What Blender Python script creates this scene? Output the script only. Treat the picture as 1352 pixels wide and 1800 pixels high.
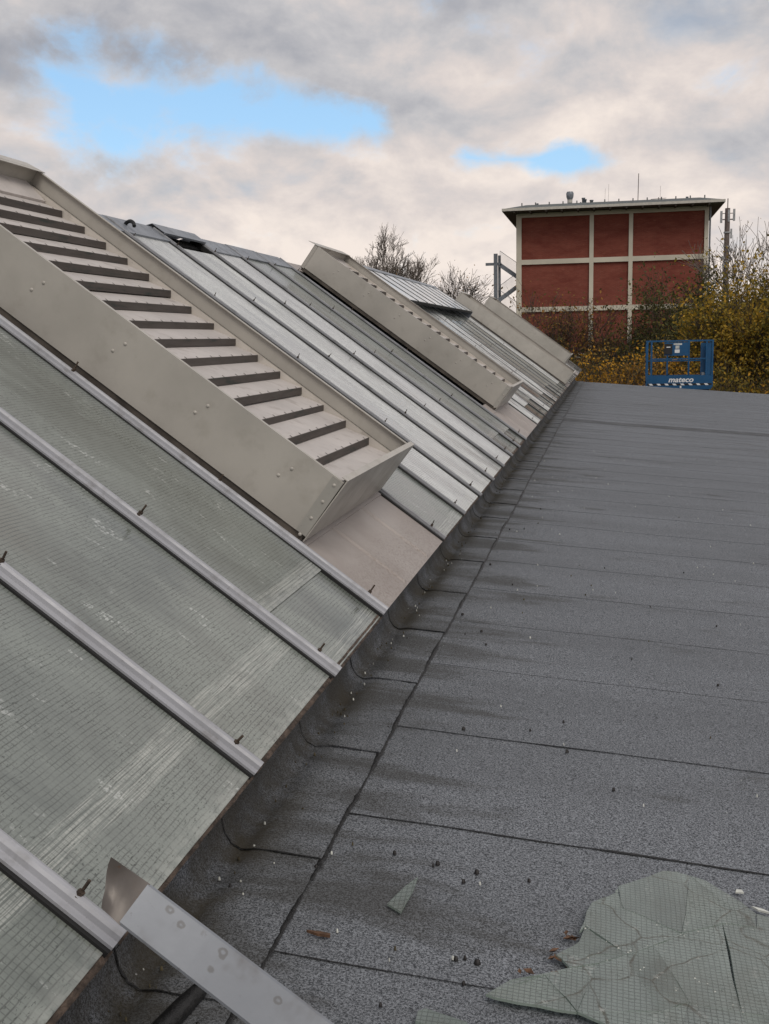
import bpy, math, random
import numpy as np
from mathutils import Vector, Matrix, noise as mnoise

scene = bpy.context.scene
for o in list(bpy.data.objects):
    bpy.data.objects.remove(o)
col = scene.collection
R = math.radians

# ------------------------------------------------------------------ camera
cam_d = bpy.data.cameras.new('camera')
cam = bpy.data.objects.new('camera', cam_d)
col.objects.link(cam)
cam_d.sensor_fit = 'HORIZONTAL'
cam_d.sensor_width = 36.0
cam_d.lens = 36.0 * 1900 / 1352
cam_d.clip_start = 0.05
cam_d.clip_end = 6000
# columns: right, up, back (camera in world: x across the roof, y along it, z up)
AX = Vector((0.97948678, 0.0121819, -0.20113988))
AY = Vector((0.20053812, -0.15676584, 0.96706201))
AZ = Vector((-0.01975121, -0.98756067, -0.155993))
right = Vector((AX.x, AY.x, AZ.x)); up = -Vector((AX.y, AY.y, AZ.y)); back = -Vector((AX.z, AY.z, AZ.z))
M4 = Matrix((right, up, back)).transposed().to_4x4()
M4.translation = Vector((0, 0, 1.4))
cam.matrix_world = M4
scene.camera = cam

# ------------------------------------------------------------------ world: nishita sky behind broken cloud
SUN_EL, SUN_AZ = 50.0, 145.0      # azimuth from +Y clockwise: behind the camera, to the right
world = bpy.data.worlds.new('World'); scene.world = world; world.use_nodes = True
wt = world.node_tree; wt.nodes.clear()
def wn(t, **k):
    n = wt.nodes.new(t)
    for a, b in k.items(): setattr(n, a, b)
    return n
def wl(a, b): wt.links.new(a, b)
def wmath(op, a, b=None, c=None, clamp=False):
    n = wn('ShaderNodeMath', operation=op, use_clamp=clamp)
    for i, v in enumerate((a, b, c)):
        if v is None: continue
        if isinstance(v, (int, float)): n.inputs[i].default_value = v
        else: wl(v, n.inputs[i])
    return n.outputs[0]
def wmap(v, a, b, c, d, smooth=True):
    n = wn('ShaderNodeMapRange', interpolation_type='SMOOTHSTEP' if smooth else 'LINEAR')
    wl(v, n.inputs[0])
    for i, x in enumerate((a, b, c, d)): n.inputs[i + 1].default_value = x
    return n.outputs[0]
def wmix(f, a, b):
    n = wn('ShaderNodeMix', data_type='RGBA')
    if isinstance(f, float): n.inputs[0].default_value = f
    else: wl(f, n.inputs[0])
    for i, v in ((6, a), (7, b)):
        if isinstance(v, tuple): n.inputs[i].default_value = (*v, 1)
        else: wl(v, n.inputs[i])
    return n.outputs[2]
tc = wn('ShaderNodeTexCoord')
def wnoise(scale, detail, rough, off=(0, 0, 0), sc=(1, 1, 2.4), dist=0.0):
    m = wn('ShaderNodeMapping'); wl(tc.outputs['Generated'], m.inputs[0])
    m.inputs['Location'].default_value = off; m.inputs['Scale'].default_value = sc
    n = wn('ShaderNodeTexNoise'); wl(m.outputs[0], n.inputs['Vector'])
    n.inputs['Scale'].default_value = scale; n.inputs['Detail'].default_value = detail
    n.inputs['Roughness'].default_value = rough; n.inputs['Distortion'].default_value = dist
    return n.outputs[0]
sep = wn('ShaderNodeSeparateXYZ'); wl(tc.outputs['Generated'], sep.inputs[0])
az = wmath('ARCTAN2', sep.outputs[0], sep.outputs[1])           # radians from +Y towards +X
el = wmath('ARCSINE', sep.outputs[2])
sky = wn('ShaderNodeTexSky', sky_type='NISHITA', sun_disc=False)
sky.sun_elevation = R(SUN_EL); sky.sun_rotation = R(SUN_AZ)
sky.air_density = 1.0; sky.dust_density = 1.2; sky.ozone_density = 2.0; sky.altitude = 50
OFF = (1.7, 3.1, 0.1)
n_big = wnoise(1.9, 2, .45, (1.2, 4.3, 3.2), (1, 1, 1.9), .0)
n_mid = wnoise(4.2, 6, .52, OFF, (1, 1, 1.9), .1)
n_mid_up = wnoise(4.2, 6, .52, (OFF[0], OFF[1], OFF[2] + .07), (1, 1, 1.9), .1)
n_puff = wnoise(10.0, 10, .60, (4.1, 8.2, 2.1), (1, 1, 1.5), .2)
n_puff_up = wnoise(10.0, 10, .60, (4.1, 8.2, 2.1 + .025), (1, 1, 1.5), .2)
# a long ragged blue break in the cloud, sinking from left to right
gl = wmath('ADD', wmath('MULTIPLY', wmath('ADD', az, R(17.0)), -.15), R(11.3))
dv = wmath('SUBTRACT', el, gl)
dv = wmath('ADD', dv, wmath('MULTIPLY', wmath('SUBTRACT', n_mid, .5), R(7.0)))
wid = wmap(az, R(-24), R(-8), R(2.9), R(.85))
brk = wmath('SUBTRACT', 1.0, wmath('ABSOLUTE', wmath('DIVIDE', dv, wid)))
endL = wmap(az, R(-32), R(-26), 0., 1.); endR = wmap(az, R(-2), R(1.5), 1., 0.)
rim = wmap(wmath('DIVIDE', dv, wid), -3.2, -1.0, 0., .20)
rim = wmath('MULTIPLY', rim, wmap(wmath('DIVIDE', dv, wid), -.6, .6, 1., .2))
plug = wmath('SUBTRACT', 1.0, wmath('MULTIPLY', wmap(wmath('ABSOLUTE', wmath('ADD', az, R(9.6))), R(.6), R(2.6), 1., 0.), .75))
ends = wmath('MULTIPLY', wmath('MULTIPLY', endL, endR), plug); rim = wmath('MULTIPLY', rim, ends)
brk = wmath('SUBTRACT', wmath('MULTIPLY', wmath('ADD', wmath('MAXIMUM', brk, -.9), .9), ends), .9)
brk = wmath('ADD', brk, wmath('MULTIPLY', wmath('SUBTRACT', n_puff, .5), 4.6))
# thinner, bluish veils wherever the cloud deck is weak
veil = wmap(wmath('ADD', n_mid, wmath('MULTIPLY', n_puff, .5)), .44, .62, .80, 1.)
mask = wmath('MULTIPLY', wmap(brk, -.50, .80, 1., 0.), veil)
# cloud body colours: lit tops, grey bases
lit = wmath('ADD', wmath('MULTIPLY', wmath('SUBTRACT', n_mid, n_mid_up), 1.5), wmath('MULTIPLY', wmath('SUBTRACT', n_puff, n_puff_up), .85))
light = wmath('ADD', wmath('ADD', lit, rim), wmath('MULTIPLY', wmath('SUBTRACT', n_big, .5), .9))
light = wmath('ADD', light, wmath('MULTIPLY', wmath('SUBTRACT', n_puff, .5), .30))
hz = wmap(el, R(4.0), R(15.0), .80, .42)
light = wmath('ADD', light, hz, clamp=True)
ramp = wn('ShaderNodeValToRGB'); wl(light, ramp.inputs[0])
cr = ramp.color_ramp
cr.elements[0].position = 0.0; cr.elements[0].color = (.33, .345, .39, 1)
cr.elements[1].position = 1.0; cr.elements[1].color = (.92, .82, .75, 1)
for p, c in ((.28, (.43, .435, .47)), (.5, (.56, .55, .565)), (.72, (.72, .655, .63))):
    e = cr.elements.new(p); e.color = (*c, 1)
cl_col = ramp.outputs[0]
bg1 = wn('ShaderNodeBackground'); bg1.inputs[1].default_value = 0.15
wl(wmix(.42, sky.outputs[0], (2.75, 5.1, 7.4)), bg1.inputs[0])
bg2 = wn('ShaderNodeBackground'); wl(cl_col, bg2.inputs[0]); bg2.inputs[1].default_value = 1.0
mx = wn('ShaderNodeMixShader'); wl(mask, mx.inputs[0]); wl(bg1.outputs[0], mx.inputs[1]); wl(bg2.outputs[0], mx.inputs[2])
wo = wn('ShaderNodeOutputWorld'); wl(mx.outputs[0], wo.inputs[0])
world.cycles.sampling_method = 'MANUAL'; world.cycles.sample_map_resolution = 512

# ------------------------------------------------------------------ sun, veiled by cloud
sd = bpy.data.lights.new('sun', 'SUN'); sun = bpy.data.objects.new('sun', sd); col.objects.link(sun)
sd.energy = 1.5; sd.angle = R(30); sd.color = (1, .93, .84)
sdir = Vector((math.sin(R(SUN_AZ)) * math.cos(R(SUN_EL)), math.cos(R(SUN_AZ)) * math.cos(R(SUN_EL)), math.sin(R(SUN_EL))))
sun.rotation_euler = sdir.to_track_quat('Z', 'Y').to_euler(); sun.location = (0, 0, 40)

vs = scene.view_settings
vs.view_transform = 'Standard'; vs.look = 'None'; vs.exposure = 0.0; vs.gamma = 1.0; vs.use_curve_mapping = False

# ------------------------------------------------------------------ helpers
rng = random.Random(7)
def tag(o, label=None, cat=None, group=None, kind=None):
    if label: o['label'] = label
    if cat: o['category'] = cat
    if group: o['group'] = group
    if kind: o['kind'] = kind
    return o
def link(o, parent=None):
    col.objects.link(o)
    if parent is not None: o.parent = parent
    return o
def empty(name, loc=(0, 0, 0), mat3=None):
    o = bpy.data.objects.new(name, None); o.empty_display_size = .2
    m = (mat3.to_4x4() if mat3 else Matrix.Identity(4)); m.translation = Vector(loc)
    o.matrix_world = m
    return link(o)
class MB:
    def __init__(s): s.v = []; s.f = []; s.sm = []
    def add(s, vs, fs, smooth=False):
        b = len(s.v); s.v += [tuple(v) for v in vs]
        for f in fs: s.f.append(tuple(b + i for i in f)); s.sm.append(smooth)
        return s
    def box(s, x0, x1, y0, y1, z0, z1):
        return s.add([(x0, y0, z0), (x1, y0, z0), (x1, y1, z0), (x0, y1, z0), (x0, y0, z1), (x1, y0, z1), (x1, y1, z1), (x0, y1, z1)],
                     [(0, 3, 2, 1), (4, 5, 6, 7), (0, 1, 5, 4), (1, 2, 6, 5), (2, 3, 7, 6), (3, 0, 4, 7)])
    def hexa(s, p):    # 8 points, bottom ring then top ring
        return s.add(p, [(0, 3, 2, 1), (4, 5, 6, 7), (0, 1, 5, 4), (1, 2, 6, 5), (2, 3, 7, 6), (3, 0, 4, 7)])
    def beam(s, a, b, w, h, upv=(0, 0, 1)):
        a = Vector(a); b = Vector(b); d = (b - a).normalized(); u = Vector(upv)
        if abs(d.dot(u)) > .98: u = Vector((1, 0, 0))
        x = d.cross(u).normalized() * (w / 2); y = x.cross(d).normalized() * (h / 2)
        return s.hexa([a - x - y, a + x - y, b + x - y, b - x - y, a - x + y, a + x + y, b + x + y, b - x + y])
    def tube(s, pts, rad, n=8, caps=True, smooth=True):
        pts = [Vector(p) for p in pts]; rad = rad if isinstance(rad, (list, tuple)) else [rad] * len(pts)
        rings = []; ref = None
        for i, p in enumerate(pts):
            d = (pts[min(i + 1, len(pts) - 1)] - pts[max(i - 1, 0)]).normalized()
            if ref is None: ref = Vector((0, 0, 1)) if abs(d.z) < .9 else Vector((1, 0, 0))
            x = d.cross(ref)
            if x.length < 1e-4: x = d.orthogonal()
            x.normalize(); y = d.cross(x); ref = y * -1 if False else ref
            rings.append([p + (x * math.cos(t) + y * math.sin(t)) * rad[i] for t in [2 * math.pi * k / n for k in range(n)]])
        v = [q for r in rings for q in r]; f = []
        for i in range(len(pts) - 1):
            for k in range(n):
                f.append((i * n + k, i * n + (k + 1) % n, (i + 1) * n + (k + 1) % n, (i + 1) * n + k))
        s.add(v, f, smooth)
        if caps:
            s.add(rings[0], [tuple(range(n))[::-1]]); s.add(rings[-1], [tuple(range(n))])
        return s
    def extrude(s, prof, axis_pts, smooth=False, closed=False):
        """prof: list of (a,b); axis_pts: function (i,a,b)->point for i in 0,1"""
        n = len(prof); v = [axis_pts(0, a, b) for a, b in prof] + [axis_pts(1, a, b) for a, b in prof]
        rngk = range(n if closed else n - 1)
        s.add(v, [(k, (k + 1) % n, n + (k + 1) % n, n + k) for k in rngk], smooth)
        if closed:
            s.add(v[:n], [tuple(range(n))[::-1]]); s.add(v[n:], [tuple(range(n))])
        return s
    def mesh(s, name, mat):
        me = bpy.data.meshes.new(name); me.from_pydata(s.v, [], s.f)
        me.polygons.foreach_set('use_smooth', s.sm); me.materials.append(mat); me.update()
        return me
    def build(s, name, mat, parent=None, loc=None):
        o = bpy.data.objects.new(name, s.mesh(name, mat))
        if loc is not None: o.location = loc
        return link(o, parent)
def inst(name, me, parent=None, loc=(0, 0, 0), rot=None):
    o = bpy.data.objects.new(name, me); o.location = loc
    if rot is not None: o.rotation_euler = rot
    return link(o, parent)
def fnz(x, y=0., z=0.): return mnoise.noise(Vector((x, y, z)))

# ------------------------------------------------------------------ material kit
class NT:
    def __init__(s, name):
        s.m = bpy.data.materials.new(name); s.m.use_nodes = True; s.t = s.m.node_tree
        s.b = s.t.nodes['Principled BSDF']; s.tc = s.t.nodes.new('ShaderNodeTexCoord'); s.oi = None
        s.P = s.tc.outputs['Object']
    def n(s, t, **k):
        n = s.t.nodes.new(t)
        for a, b in k.items(): setattr(n, a, b)
        return n
    def put(s, v, sock):
        if isinstance(v, (int, float)): sock.default_value = v
        elif isinstance(v, tuple): sock.default_value = (*v, 1) if len(v) == 3 and sock.type == 'RGBA' else v
        else: s.t.links.new(v, sock)
    def math(s, op, a, b=None, c=None, clamp=False):
        n = s.n('ShaderNodeMath', operation=op, use_clamp=clamp)
        for i, v in enumerate((a, b, c)):
            if v is not None: s.put(v, n.inputs[i])
        return n.outputs[0]
    def mp(s, v, a, b, c=0., d=1., smooth=True):
        n = s.n('ShaderNodeMapRange', interpolation_type='SMOOTHSTEP' if smooth else 'LINEAR')
        for i, x in enumerate((v, a, b, c, d)): s.put(x, n.inputs[i])
        return n.outputs[0]
    def mix(s, f, a, b, blend='MIX'):
        n = s.n('ShaderNodeMix', data_type='RGBA', blend_type=blend)
        s.put(f, n.inputs[0]); s.put(a, n.inputs[6]); s.put(b, n.inputs[7]); return n.outputs[2]
    def noise(s, scale, detail=4, rough=.55, sc=(1, 1, 1), off=None, dist=0., vec=None):
        m = s.n('ShaderNodeMapping'); s.put(vec or s.P, m.inputs[0]); m.inputs['Scale'].default_value = sc
        if off is not None: s.put(off, m.inputs['Location'])
        n = s.n('ShaderNodeTexNoise'); s.put(m.outputs[0], n.inputs['Vector'])
        n.inputs['Scale'].default_value = scale; n.inputs['Detail'].default_value = detail
        n.inputs['Roughness'].default_value = rough; n.inputs['Distortion'].default_value = dist
        return n.outputs[0]
    def voro(s, scale, sc=(1, 1, 1), feat='F1'):
        m = s.n('ShaderNodeMapping'); s.put(s.P, m.inputs[0]); m.inputs['Scale'].default_value = sc
        n = s.n('ShaderNodeTexVoronoi', feature=feat); s.put(m.outputs[0], n.inputs['Vector']); n.inputs['Scale'].default_value = scale
        return n
    def rand(s):
        if s.oi is None: s.oi = s.n('ShaderNodeObjectInfo')
        return s.oi.outputs['Random']
    def roff(s, k=37.0):
        n = s.n('ShaderNodeCombineXYZ'); a = s.math('MULTIPLY', s.rand(), k)
        s.put(a, n.inputs[0]); s.put(s.math('MULTIPLY', s.rand(), k * 1.7), n.inputs[1]); return n.outputs[0]
    def xyz(s, v=None):
        n = s.n('ShaderNodeSeparateXYZ'); s.put(v or s.P, n.inputs[0]); return n.outputs
    def bump(s, h, strength=.3, dist=.01):
        n = s.n('ShaderNodeBump'); s.put(h, n.inputs['Height']); n.inputs['Strength'].default_value = strength; n.inputs['Distance'].default_value = dist
        s.put(n.outputs[0], s.b.inputs['Normal']); return n
    def fin(s, colr, rough=.6, metal=0., spec=None):
        s.put(colr, s.b.inputs['Base Color']); s.put(rough, s.b.inputs['Roughness']); s.put(metal, s.b.inputs['Metallic'])
        if spec is not None: s.put(spec, s.b.inputs['Specular IOR Level'])
        return s.m

def mat_plain(name, c, rough=.6, metal=0., var=.25, scale=6., spec=None, bump=0., bs=40., perobj=.0):
    k = NT(name); f = k.noise(scale, 5, .6, off=k.roff())
    lo = tuple(x * (1 - var) for x in c); hi = tuple(min(1, x * (1 + var)) for x in c)
    cc = k.mix(k.mp(f, .3, .7), lo, hi)
    if perobj:
        g = k.n('ShaderNodeHueSaturation'); k.put(cc, g.inputs['Color']); k.put(k.mp(k.rand(), 0, 1, 1 - perobj, 1 + perobj, False), g.inputs['Value']); cc = g.outputs[0]
    if bump: k.bump(k.noise(bs, 4, .6), bump, .01)
    return k.fin(cc, rough, metal, spec)

def mat_felt(name, lap=False):
    """granulated bitumen sheet, x across the roof, y along it"""
    k = NT(name); geo = k.n('ShaderNodeNewGeometry'); P = geo.outputs['Position']
    g1 = k.noise(170, 2, .7, vec=P); g2 = k.noise(420, 1, .5, vec=P)
    gr = k.math('ADD', k.math('MULTIPLY', g1, .65), k.math('MULTIPLY', g2, .5))
    c = k.mix(k.mp(gr, .44, .72), (.024, .027, .032), (.288, .306, .334))
    cl = k.noise(1.4, 4, .6, vec=P, sc=(.35, 1.3, 1))              # tone drifting along the rolls
    c = k.mix(k.mp(cl, .3, .72, 0, .35), c, (.075, .079, .085))
    # brown silt stains, drawn out across the fall of the roof
    st = k.noise(2.1, 5, .62, vec=P, sc=(.55, 1.9, 1), off=(3.3, 1.2, 0), dist=.4)
    x = k.xyz(P)
    near = k.mp(x[0], -.95, .1, 1., 0.)
    stm = k.mp(k.math('ADD', st, k.math('MULTIPLY', near, .15)), .57, .74)
    c = k.mix(k.math('MULTIPLY', stm, .55), c, (.036, .033, .027))
    if lap:                                                        # silt lying in the gutter at the crease
        s2 = k.noise(5, 5, .65, vec=P, sc=(1, .6, 1)); band = k.mp(k.math('ABSOLUTE', k.math('ADD', x[0], .975)), .0, .13, 1., 0.)
        mossy = k.math('MULTIPLY', band, k.mp(s2, .36, .6))
        c = k.mix(k.math('MULTIPLY', mossy, .85), c, (.055, .047, .032))
        s3 = k.noise(160, 2, .6, vec=P)
        c = k.mix(k.math('MULTIPLY', mossy, k.mp(s3, .62, .75, 0, .6)), c, (.13, .11, .07))
    # light flecks of loose grit
    v = k.n('ShaderNodeTexVoronoi'); k.put(P, v.inputs['Vector']); v.inputs['Scale'].default_value = 26
    fl = k.math('MULTIPLY', k.mp(v.outputs['Distance'], .05, .085, 1., 0.), k.mp(k.xyz(v.outputs['Color'])[0], .92, .94))
    c = k.mix(fl, c, (.36, .36, .35))
    h = k.math('ADD', k.math('MULTIPLY', gr, .5), k.noise(9, 3, .5, vec=P))
    k.bump(h, .35, .006)
    return k.fin(c, .88, 0, .35)

def mat_wired(name, clear=False, tint=(.170, .188, .168), rough=.13, band=(.004, .075)):
    """wired cast glass, local x along the eave, y up the slope; wires, ribs, silt"""
    k = NT(name)
    wob = k.noise(7, 3, .5, off=k.roff()); x = k.xyz()
    pit = .0127 if not clear else .0125
    def lines(c, w, amp):
        t = k.math('ADD', k.math('DIVIDE', c, pit), k.math('MULTIPLY', wob, amp))
        fr = k.math('FRACT', t); return k.mp(k.math('ABSOLUTE', k.math('SUBTRACT', fr, .5)), .0, w, 1., 0.)
    lu = lines(x[1], .20, 1.1); ls = lines(x[0], .15, .7)
    brk = k.noise(34, 3, .6, off=k.roff(21)); pat = k.noise(3.2, 4, .6, off=k.roff(11), sc=(1, .8, 1))
    dirt = k.noise(2.4, 6, .65, off=k.roff(53), sc=(1.5, .55, 1), dist=.3)
    fine = k.noise(1., 3, .65, off=k.roff(9), sc=(70, 190, 1))
    base = k.mix(k.mp(dirt, .30, .70), tuple(t * .62 for t in tint), tuple(t * 1.42 for t in tint))
    base = k.mix(k.mp(k.rand(), 0, 1, .0, .5, False), base, tuple(t * 1.35 for t in (tint[0], tint[1] * .98, tint[2] * 1.04)))
    dl = k.math('MULTIPLY', lu, k.mp(brk, .30, .62, .30, 1.0)); dl = k.math('MAXIMUM', dl, k.math('MULTIPLY', ls, k.mp(brk, .38, .66, .15, .8)))
    if clear: dl = k.math('MAXIMUM', k.math('MULTIPLY', lu, .8), k.math('MULTIPLY', ls, .8))
    dl = k.math('MULTIPLY', dl, k.mp(pat, .3, .7, .55, 1.0))
    c = k.mix(k.math('MULTIPLY', dl, .88), base, (.040, .043, .036))
    # algae specks in the ribs
    sp = k.math('MULTIPLY', k.mp(fine, .56, .66), k.mp(k.math('ADD', dirt, k.math('MULTIPLY', k.math('SUBTRACT', pat, .5), .8)), .40, .60))
    c = k.mix(k.math('MULTIPLY', sp, .85), c, (.030, .036, .028))
    # lime bloom, dashed along the slope
    wh = k.noise(5.5, 3, .55, off=k.roff(71), sc=(2.6, .8, 1)); wf = k.noise(85, 2, .6, off=k.roff(13))
    wm = k.math('MULTIPLY', k.mp(wh, .61, .70), k.mp(wf, .48, .60))
    wm = k.math('MULTIPLY', wm, k.math('SUBTRACT', 1., k.math('MULTIPLY', lu, .8)))
    c = k.mix(k.math('MULTIPLY', wm, .75), c, (.50, .52, .50))
    if not clear:
        cell = k.noise(38, 3, .6, off=k.roff(31), sc=(.5, 1.0, 1)); strk = k.noise(1., 3, .6, off=k.roff(33), sc=(3.2, 240, 1)); lowf = k.noise(2.0, 2, .5, off=k.roff(29))
        yb = k.math('ADD', x[1], k.math('MULTIPLY', k.math('SUBTRACT', lowf, .5), .03)); b0, b1 = band
        ed = k.math('MULTIPLY', k.mp(yb, b0, b0 + .012), k.mp(yb, b1 - .02, b1, 1., 0.))
        ed = k.math('MULTIPLY', ed, k.math('MULTIPLY', k.mp(strk, .42, .60), k.mp(cell, .28, .60, .25, 1.)))
        ed = k.math('MULTIPLY', ed, k.math('SUBTRACT', 1., k.math('MULTIPLY', k.math('MAXIMUM', lu, ls), .55)))
        ed2 = k.math('MULTIPLY', k.mp(x[1], .0, .05, .5, 0.), k.mp(cell, .35, .6))
        c = k.mix(k.math('MULTIPLY', k.math('MAXIMUM', ed, ed2), .62), c, (.50, .51, .47))
    if clear:
        vr = k.n('ShaderNodeTexVoronoi', feature='DISTANCE_TO_EDGE'); mp_ = k.n('ShaderNodeMapping'); k.put(k.P, mp_.inputs[0])
        mp_.inputs['Scale'].default_value = (1, 1, .05); dsp = k.n('ShaderNodeVectorMath', operation='ADD'); k.put(mp_.outputs[0], dsp.inputs[0])
        nv = k.n('ShaderNodeTexNoise'); nv.inputs['Scale'].default_value = 5; k.put(k.P, nv.inputs['Vector'])
        sc_ = k.n('ShaderNodeVectorMath', operation='SCALE'); k.put(nv.outputs['Color'], sc_.inputs[0]); sc_.inputs['Scale'].default_value = .16
        k.put(sc_.outputs[0], dsp.inputs[1]); k.put(dsp.outputs[0], vr.inputs['Vector']); vr.inputs['Scale'].default_value = 4.2
        ck = k.mp(vr.outputs['Distance'], .004, .016, 1., 0.); pk = k.noise(30, 4, .7)
        c = k.mix(k.math('MULTIPLY', ck, k.mp(pk, .35, .6, .2, .9)), c, (.085, .070, .050))
        c = k.mix(k.math('MULTIPLY', k.mp(vr.outputs['Distance'], .0, .05, 1., 0.), k.mp(pk, .60, .68, 0, .8)), c, (.50, .51, .48))
        c = k.mix(k.mp(k.noise(3.5, 5, .65), .48, .70, 0., .40), c, (.14, .13, .105))
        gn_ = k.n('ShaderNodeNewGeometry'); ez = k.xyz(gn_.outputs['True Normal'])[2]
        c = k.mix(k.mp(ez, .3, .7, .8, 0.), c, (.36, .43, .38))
    ro = k.mp(dirt, .3, .75, rough * .5, rough * 2.1)
    ro = k.math('ADD', ro, k.mp(k.rand(), 0, 1, -.05, .12, False))
    k.bump(k.math('ADD', k.math('MULTIPLY', lu, -.5), k.math('MULTIPLY', fine, .25)), .16, .002)
    k.b.inputs['IOR'].default_value = 1.75
    m = k.fin(c, ro, 0, .5)
    if clear:
        tr = k.n('ShaderNodeBsdfTransparent'); tr.inputs[0].default_value = (.85, .92, .88, 1)
        mxs = k.n('ShaderNodeMixShader'); mxs.inputs[0].default_value = .62
        k.t.links.new(tr.outputs[0], mxs.inputs[1]); k.t.links.new(k.b.outputs[0], mxs.inputs[2])
        k.t.links.new(mxs.outputs[0], k.t.nodes['Material Output'].inputs[0])
    return m

def mat_sheetmetal(name, c, rough=.42, dirt=(.12, .105, .085), amount=.45, metal=0., streak=(1, 1, 1), spots=False):
    k = NT(name); o = k.roff(19)
    a = k.noise(2.2, 5, .6, off=o, sc=streak); b = k.noise(40, 4, .65, off=o); f = k.noise(9, 4, .6, off=o, sc=streak)
    base = k.mix(k.mp(a, .3, .7), tuple(t * .90 for t in c), tuple(min(1, t * 1.10) for t in c))
    base = k.mix(k.math('MULTIPLY', k.mp(f, .52, .74), amount), base, dirt)
    base = k.mix(k.math('MULTIPLY', k.mp(b, .62, .72), amount * .6), base, dirt)
    if spots:
        v = k.voro(38, (1, 1.3, .2)); r = k.math('ABSOLUTE', k.math('SUBTRACT', k.math('ADD', v.outputs['Distance'], k.math('MULTIPLY', k.math('SUBTRACT', b, .5), .5)), .20))
        sel = k.mp(k.xyz(v.outputs['Color'])[0], .70, .74)
        base = k.mix(k.math('MULTIPLY', k.math('MULTIPLY', k.mp(r, .03, .14, 1., 0.), sel), .62), base, (.11, .105, .10))
    k.bump(k.math('ADD', a, k.math('MULTIPLY', b, .15)), .12, .01)
    return k.fin(base, k.mp(f, .3, .7, rough * .85, rough * 1.25), metal, .45)

M = {}
M['felt'] = mat_felt('felt'); M['felt_lap'] = mat_felt('felt_lap', True)
M['felt_dark'] = mat_plain('felt_dark', (.075, .078, .084), .9, var=.3, scale=5)
M['tar'] = mat_plain('tar', (.010, .010, .010), .45, var=.4, scale=60, bump=.5, bs=120)
M['glass'] = mat_wired('wired_glass'); M['glass_long'] = mat_wired('wired_glass_long', band=(.14, .235)); M['glass_pale'] = mat_wired('wired_glass_pale', False, (.50, .515, .50), .26); M['glass_sash'] = mat_wired('wired_glass_sash', False, (.46, .48, .48), .12); M['glass_broken'] = mat_wired('wired_glass_broken', True, (.25, .285, .265), .08)  # pale: lime and sky reflection put into the tint; sash: sky reflection likewise
M['zinc'] = mat_sheetmetal('zinc_bar', (.36, .365, .39), .52, (.17, .16, .15), .6, .12, (1.2, 1.2, 1.2))
M['zinc_dark'] = mat_sheetmetal('zinc_cap', (.25, .27, .30), .45, (.10, .10, .10), .5, .3)
M['zinc_loose'] = mat_sheetmetal('zinc_loose', (.225, .240, .265), .40, (.13, .125, .125), .75, .25, (1, 1, 1), True)
M['zinc_bar2'] = mat_sheetmetal('zinc_bar_narrow', (.24, .245, .26), .5, (.10, .10, .10), .6, .15)
M['rubber'] = mat_plain('gasket', (.012, .012, .012), .7)
M['rust'] = mat_plain('rust', (.060, .042, .030), .85, var=.5, scale=50, bump=.5, bs=150)
M['putty'] = mat_plain('putty', (.085, .062, .048), .9, var=.6, scale=30, bump=.6, bs=90)
M['beige'] = mat_sheetmetal('painted_sheet', (.42, .397, .358), .40, (.27, .245, .205), .30)
M['blade'] = mat_sheetmetal('louvre_blade', (.50, .462, .437), .45, (.26, .225, .20), .5, streak=(1, 1, 1))
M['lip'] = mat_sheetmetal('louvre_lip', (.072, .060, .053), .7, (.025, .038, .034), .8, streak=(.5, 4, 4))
M['angle'] = mat_sheetmetal('corner_angle', (.40, .385, .35), .4, (.2, .18, .15), .5, .2)
def mat_apron():
    k = NT('apron_sheet'); a = k.noise(2.5, 4, .6); g1 = k.noise(95, 3, .7); x = k.xyz(); lowm = k.noise(6, 4, .6)
    c = k.mix(k.mp(a, .3, .7), (.31, .272, .252), (.38, .345, .325))
    gm = k.math('MULTIPLY', k.mp(k.math('ADD', x[1], k.math('MULTIPLY', lowm, .35)), .28, .50, 1., 0.), k.mp(g1, .45, .62))
    c = k.mix(k.math('MULTIPLY', gm, .65), c, (.23, .195, .17)); c = k.mix(k.mp(g1, .66, .74, 0, .5), c, (.18, .14, .12))
    k.bump(k.math('ADD', k.math('MULTIPLY', gm, g1), k.math('MULTIPLY', a, .2)), .35, .004)
    return k.fin(c, .5)
M['apron'] = mat_apron()
M['ledge'] = mat_sheetmetal('ledge_sheet', (.29, .268, .24), .45, (.15, .13, .11), .6)
M['rail'] = mat_sheetmetal('pale_rail', (.55, .51, .46), .4, (.2, .18, .15), .6)
M['skirt'] = mat_plain('brown_skirt', (.085, .072, .060), .8, var=.4, scale=8)
M['dark'] = mat_plain('dark_void', (.02, .02, .02), .9)
M['render'] = mat_plain('pale_render', (.56, .52, .43), .85, var=.08, scale=.6)
M['roofing'] = mat_plain('roofing_grey', (.10, .11, .11), .8)
M['soffit'] = mat_plain('soffit', (.085, .075, .062), .8)
M['fascia'] = mat_plain('fascia', (.50, .48, .43), .6, var=.1)
M['steel'] = mat_plain('galvanised', (.20, .22, .245), .5, .3, var=.2)
M['mastm'] = mat_plain('mast_paint', (.13, .10, .09), .6, var=.3)
M['antenna'] = mat_plain('antenna_grey', (.34, .35, .36), .6)
M['blue'] = mat_sheetmetal('blue_paint', (.006, .075, .185), .38, (.03, .08, .15), .35)
M['white'] = mat_plain('white_paint', (.75, .76, .76), .5, var=.05)
M['black'] = mat_plain('black_paint', (.012, .012, .014), .5)
M['bark'] = mat_plain('bark', (.060, .047, .038), .95, var=.4, scale=9)
M['bark_pale'] = mat_plain('bark_pale', (.15, .125, .105), .95, var=.35, scale=9)
M['ground'] = mat_plain('grass_ground', (.055, .060, .028), .95, var=.4, scale=.3)
M['crumb'] = mat_plain('moss_crumb', (.075, .062, .035), .9, var=.5, scale=40)
M['litter'] = mat_plain('dry_leaf', (.13, .070, .04), .8, var=.5, scale=40)
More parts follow.
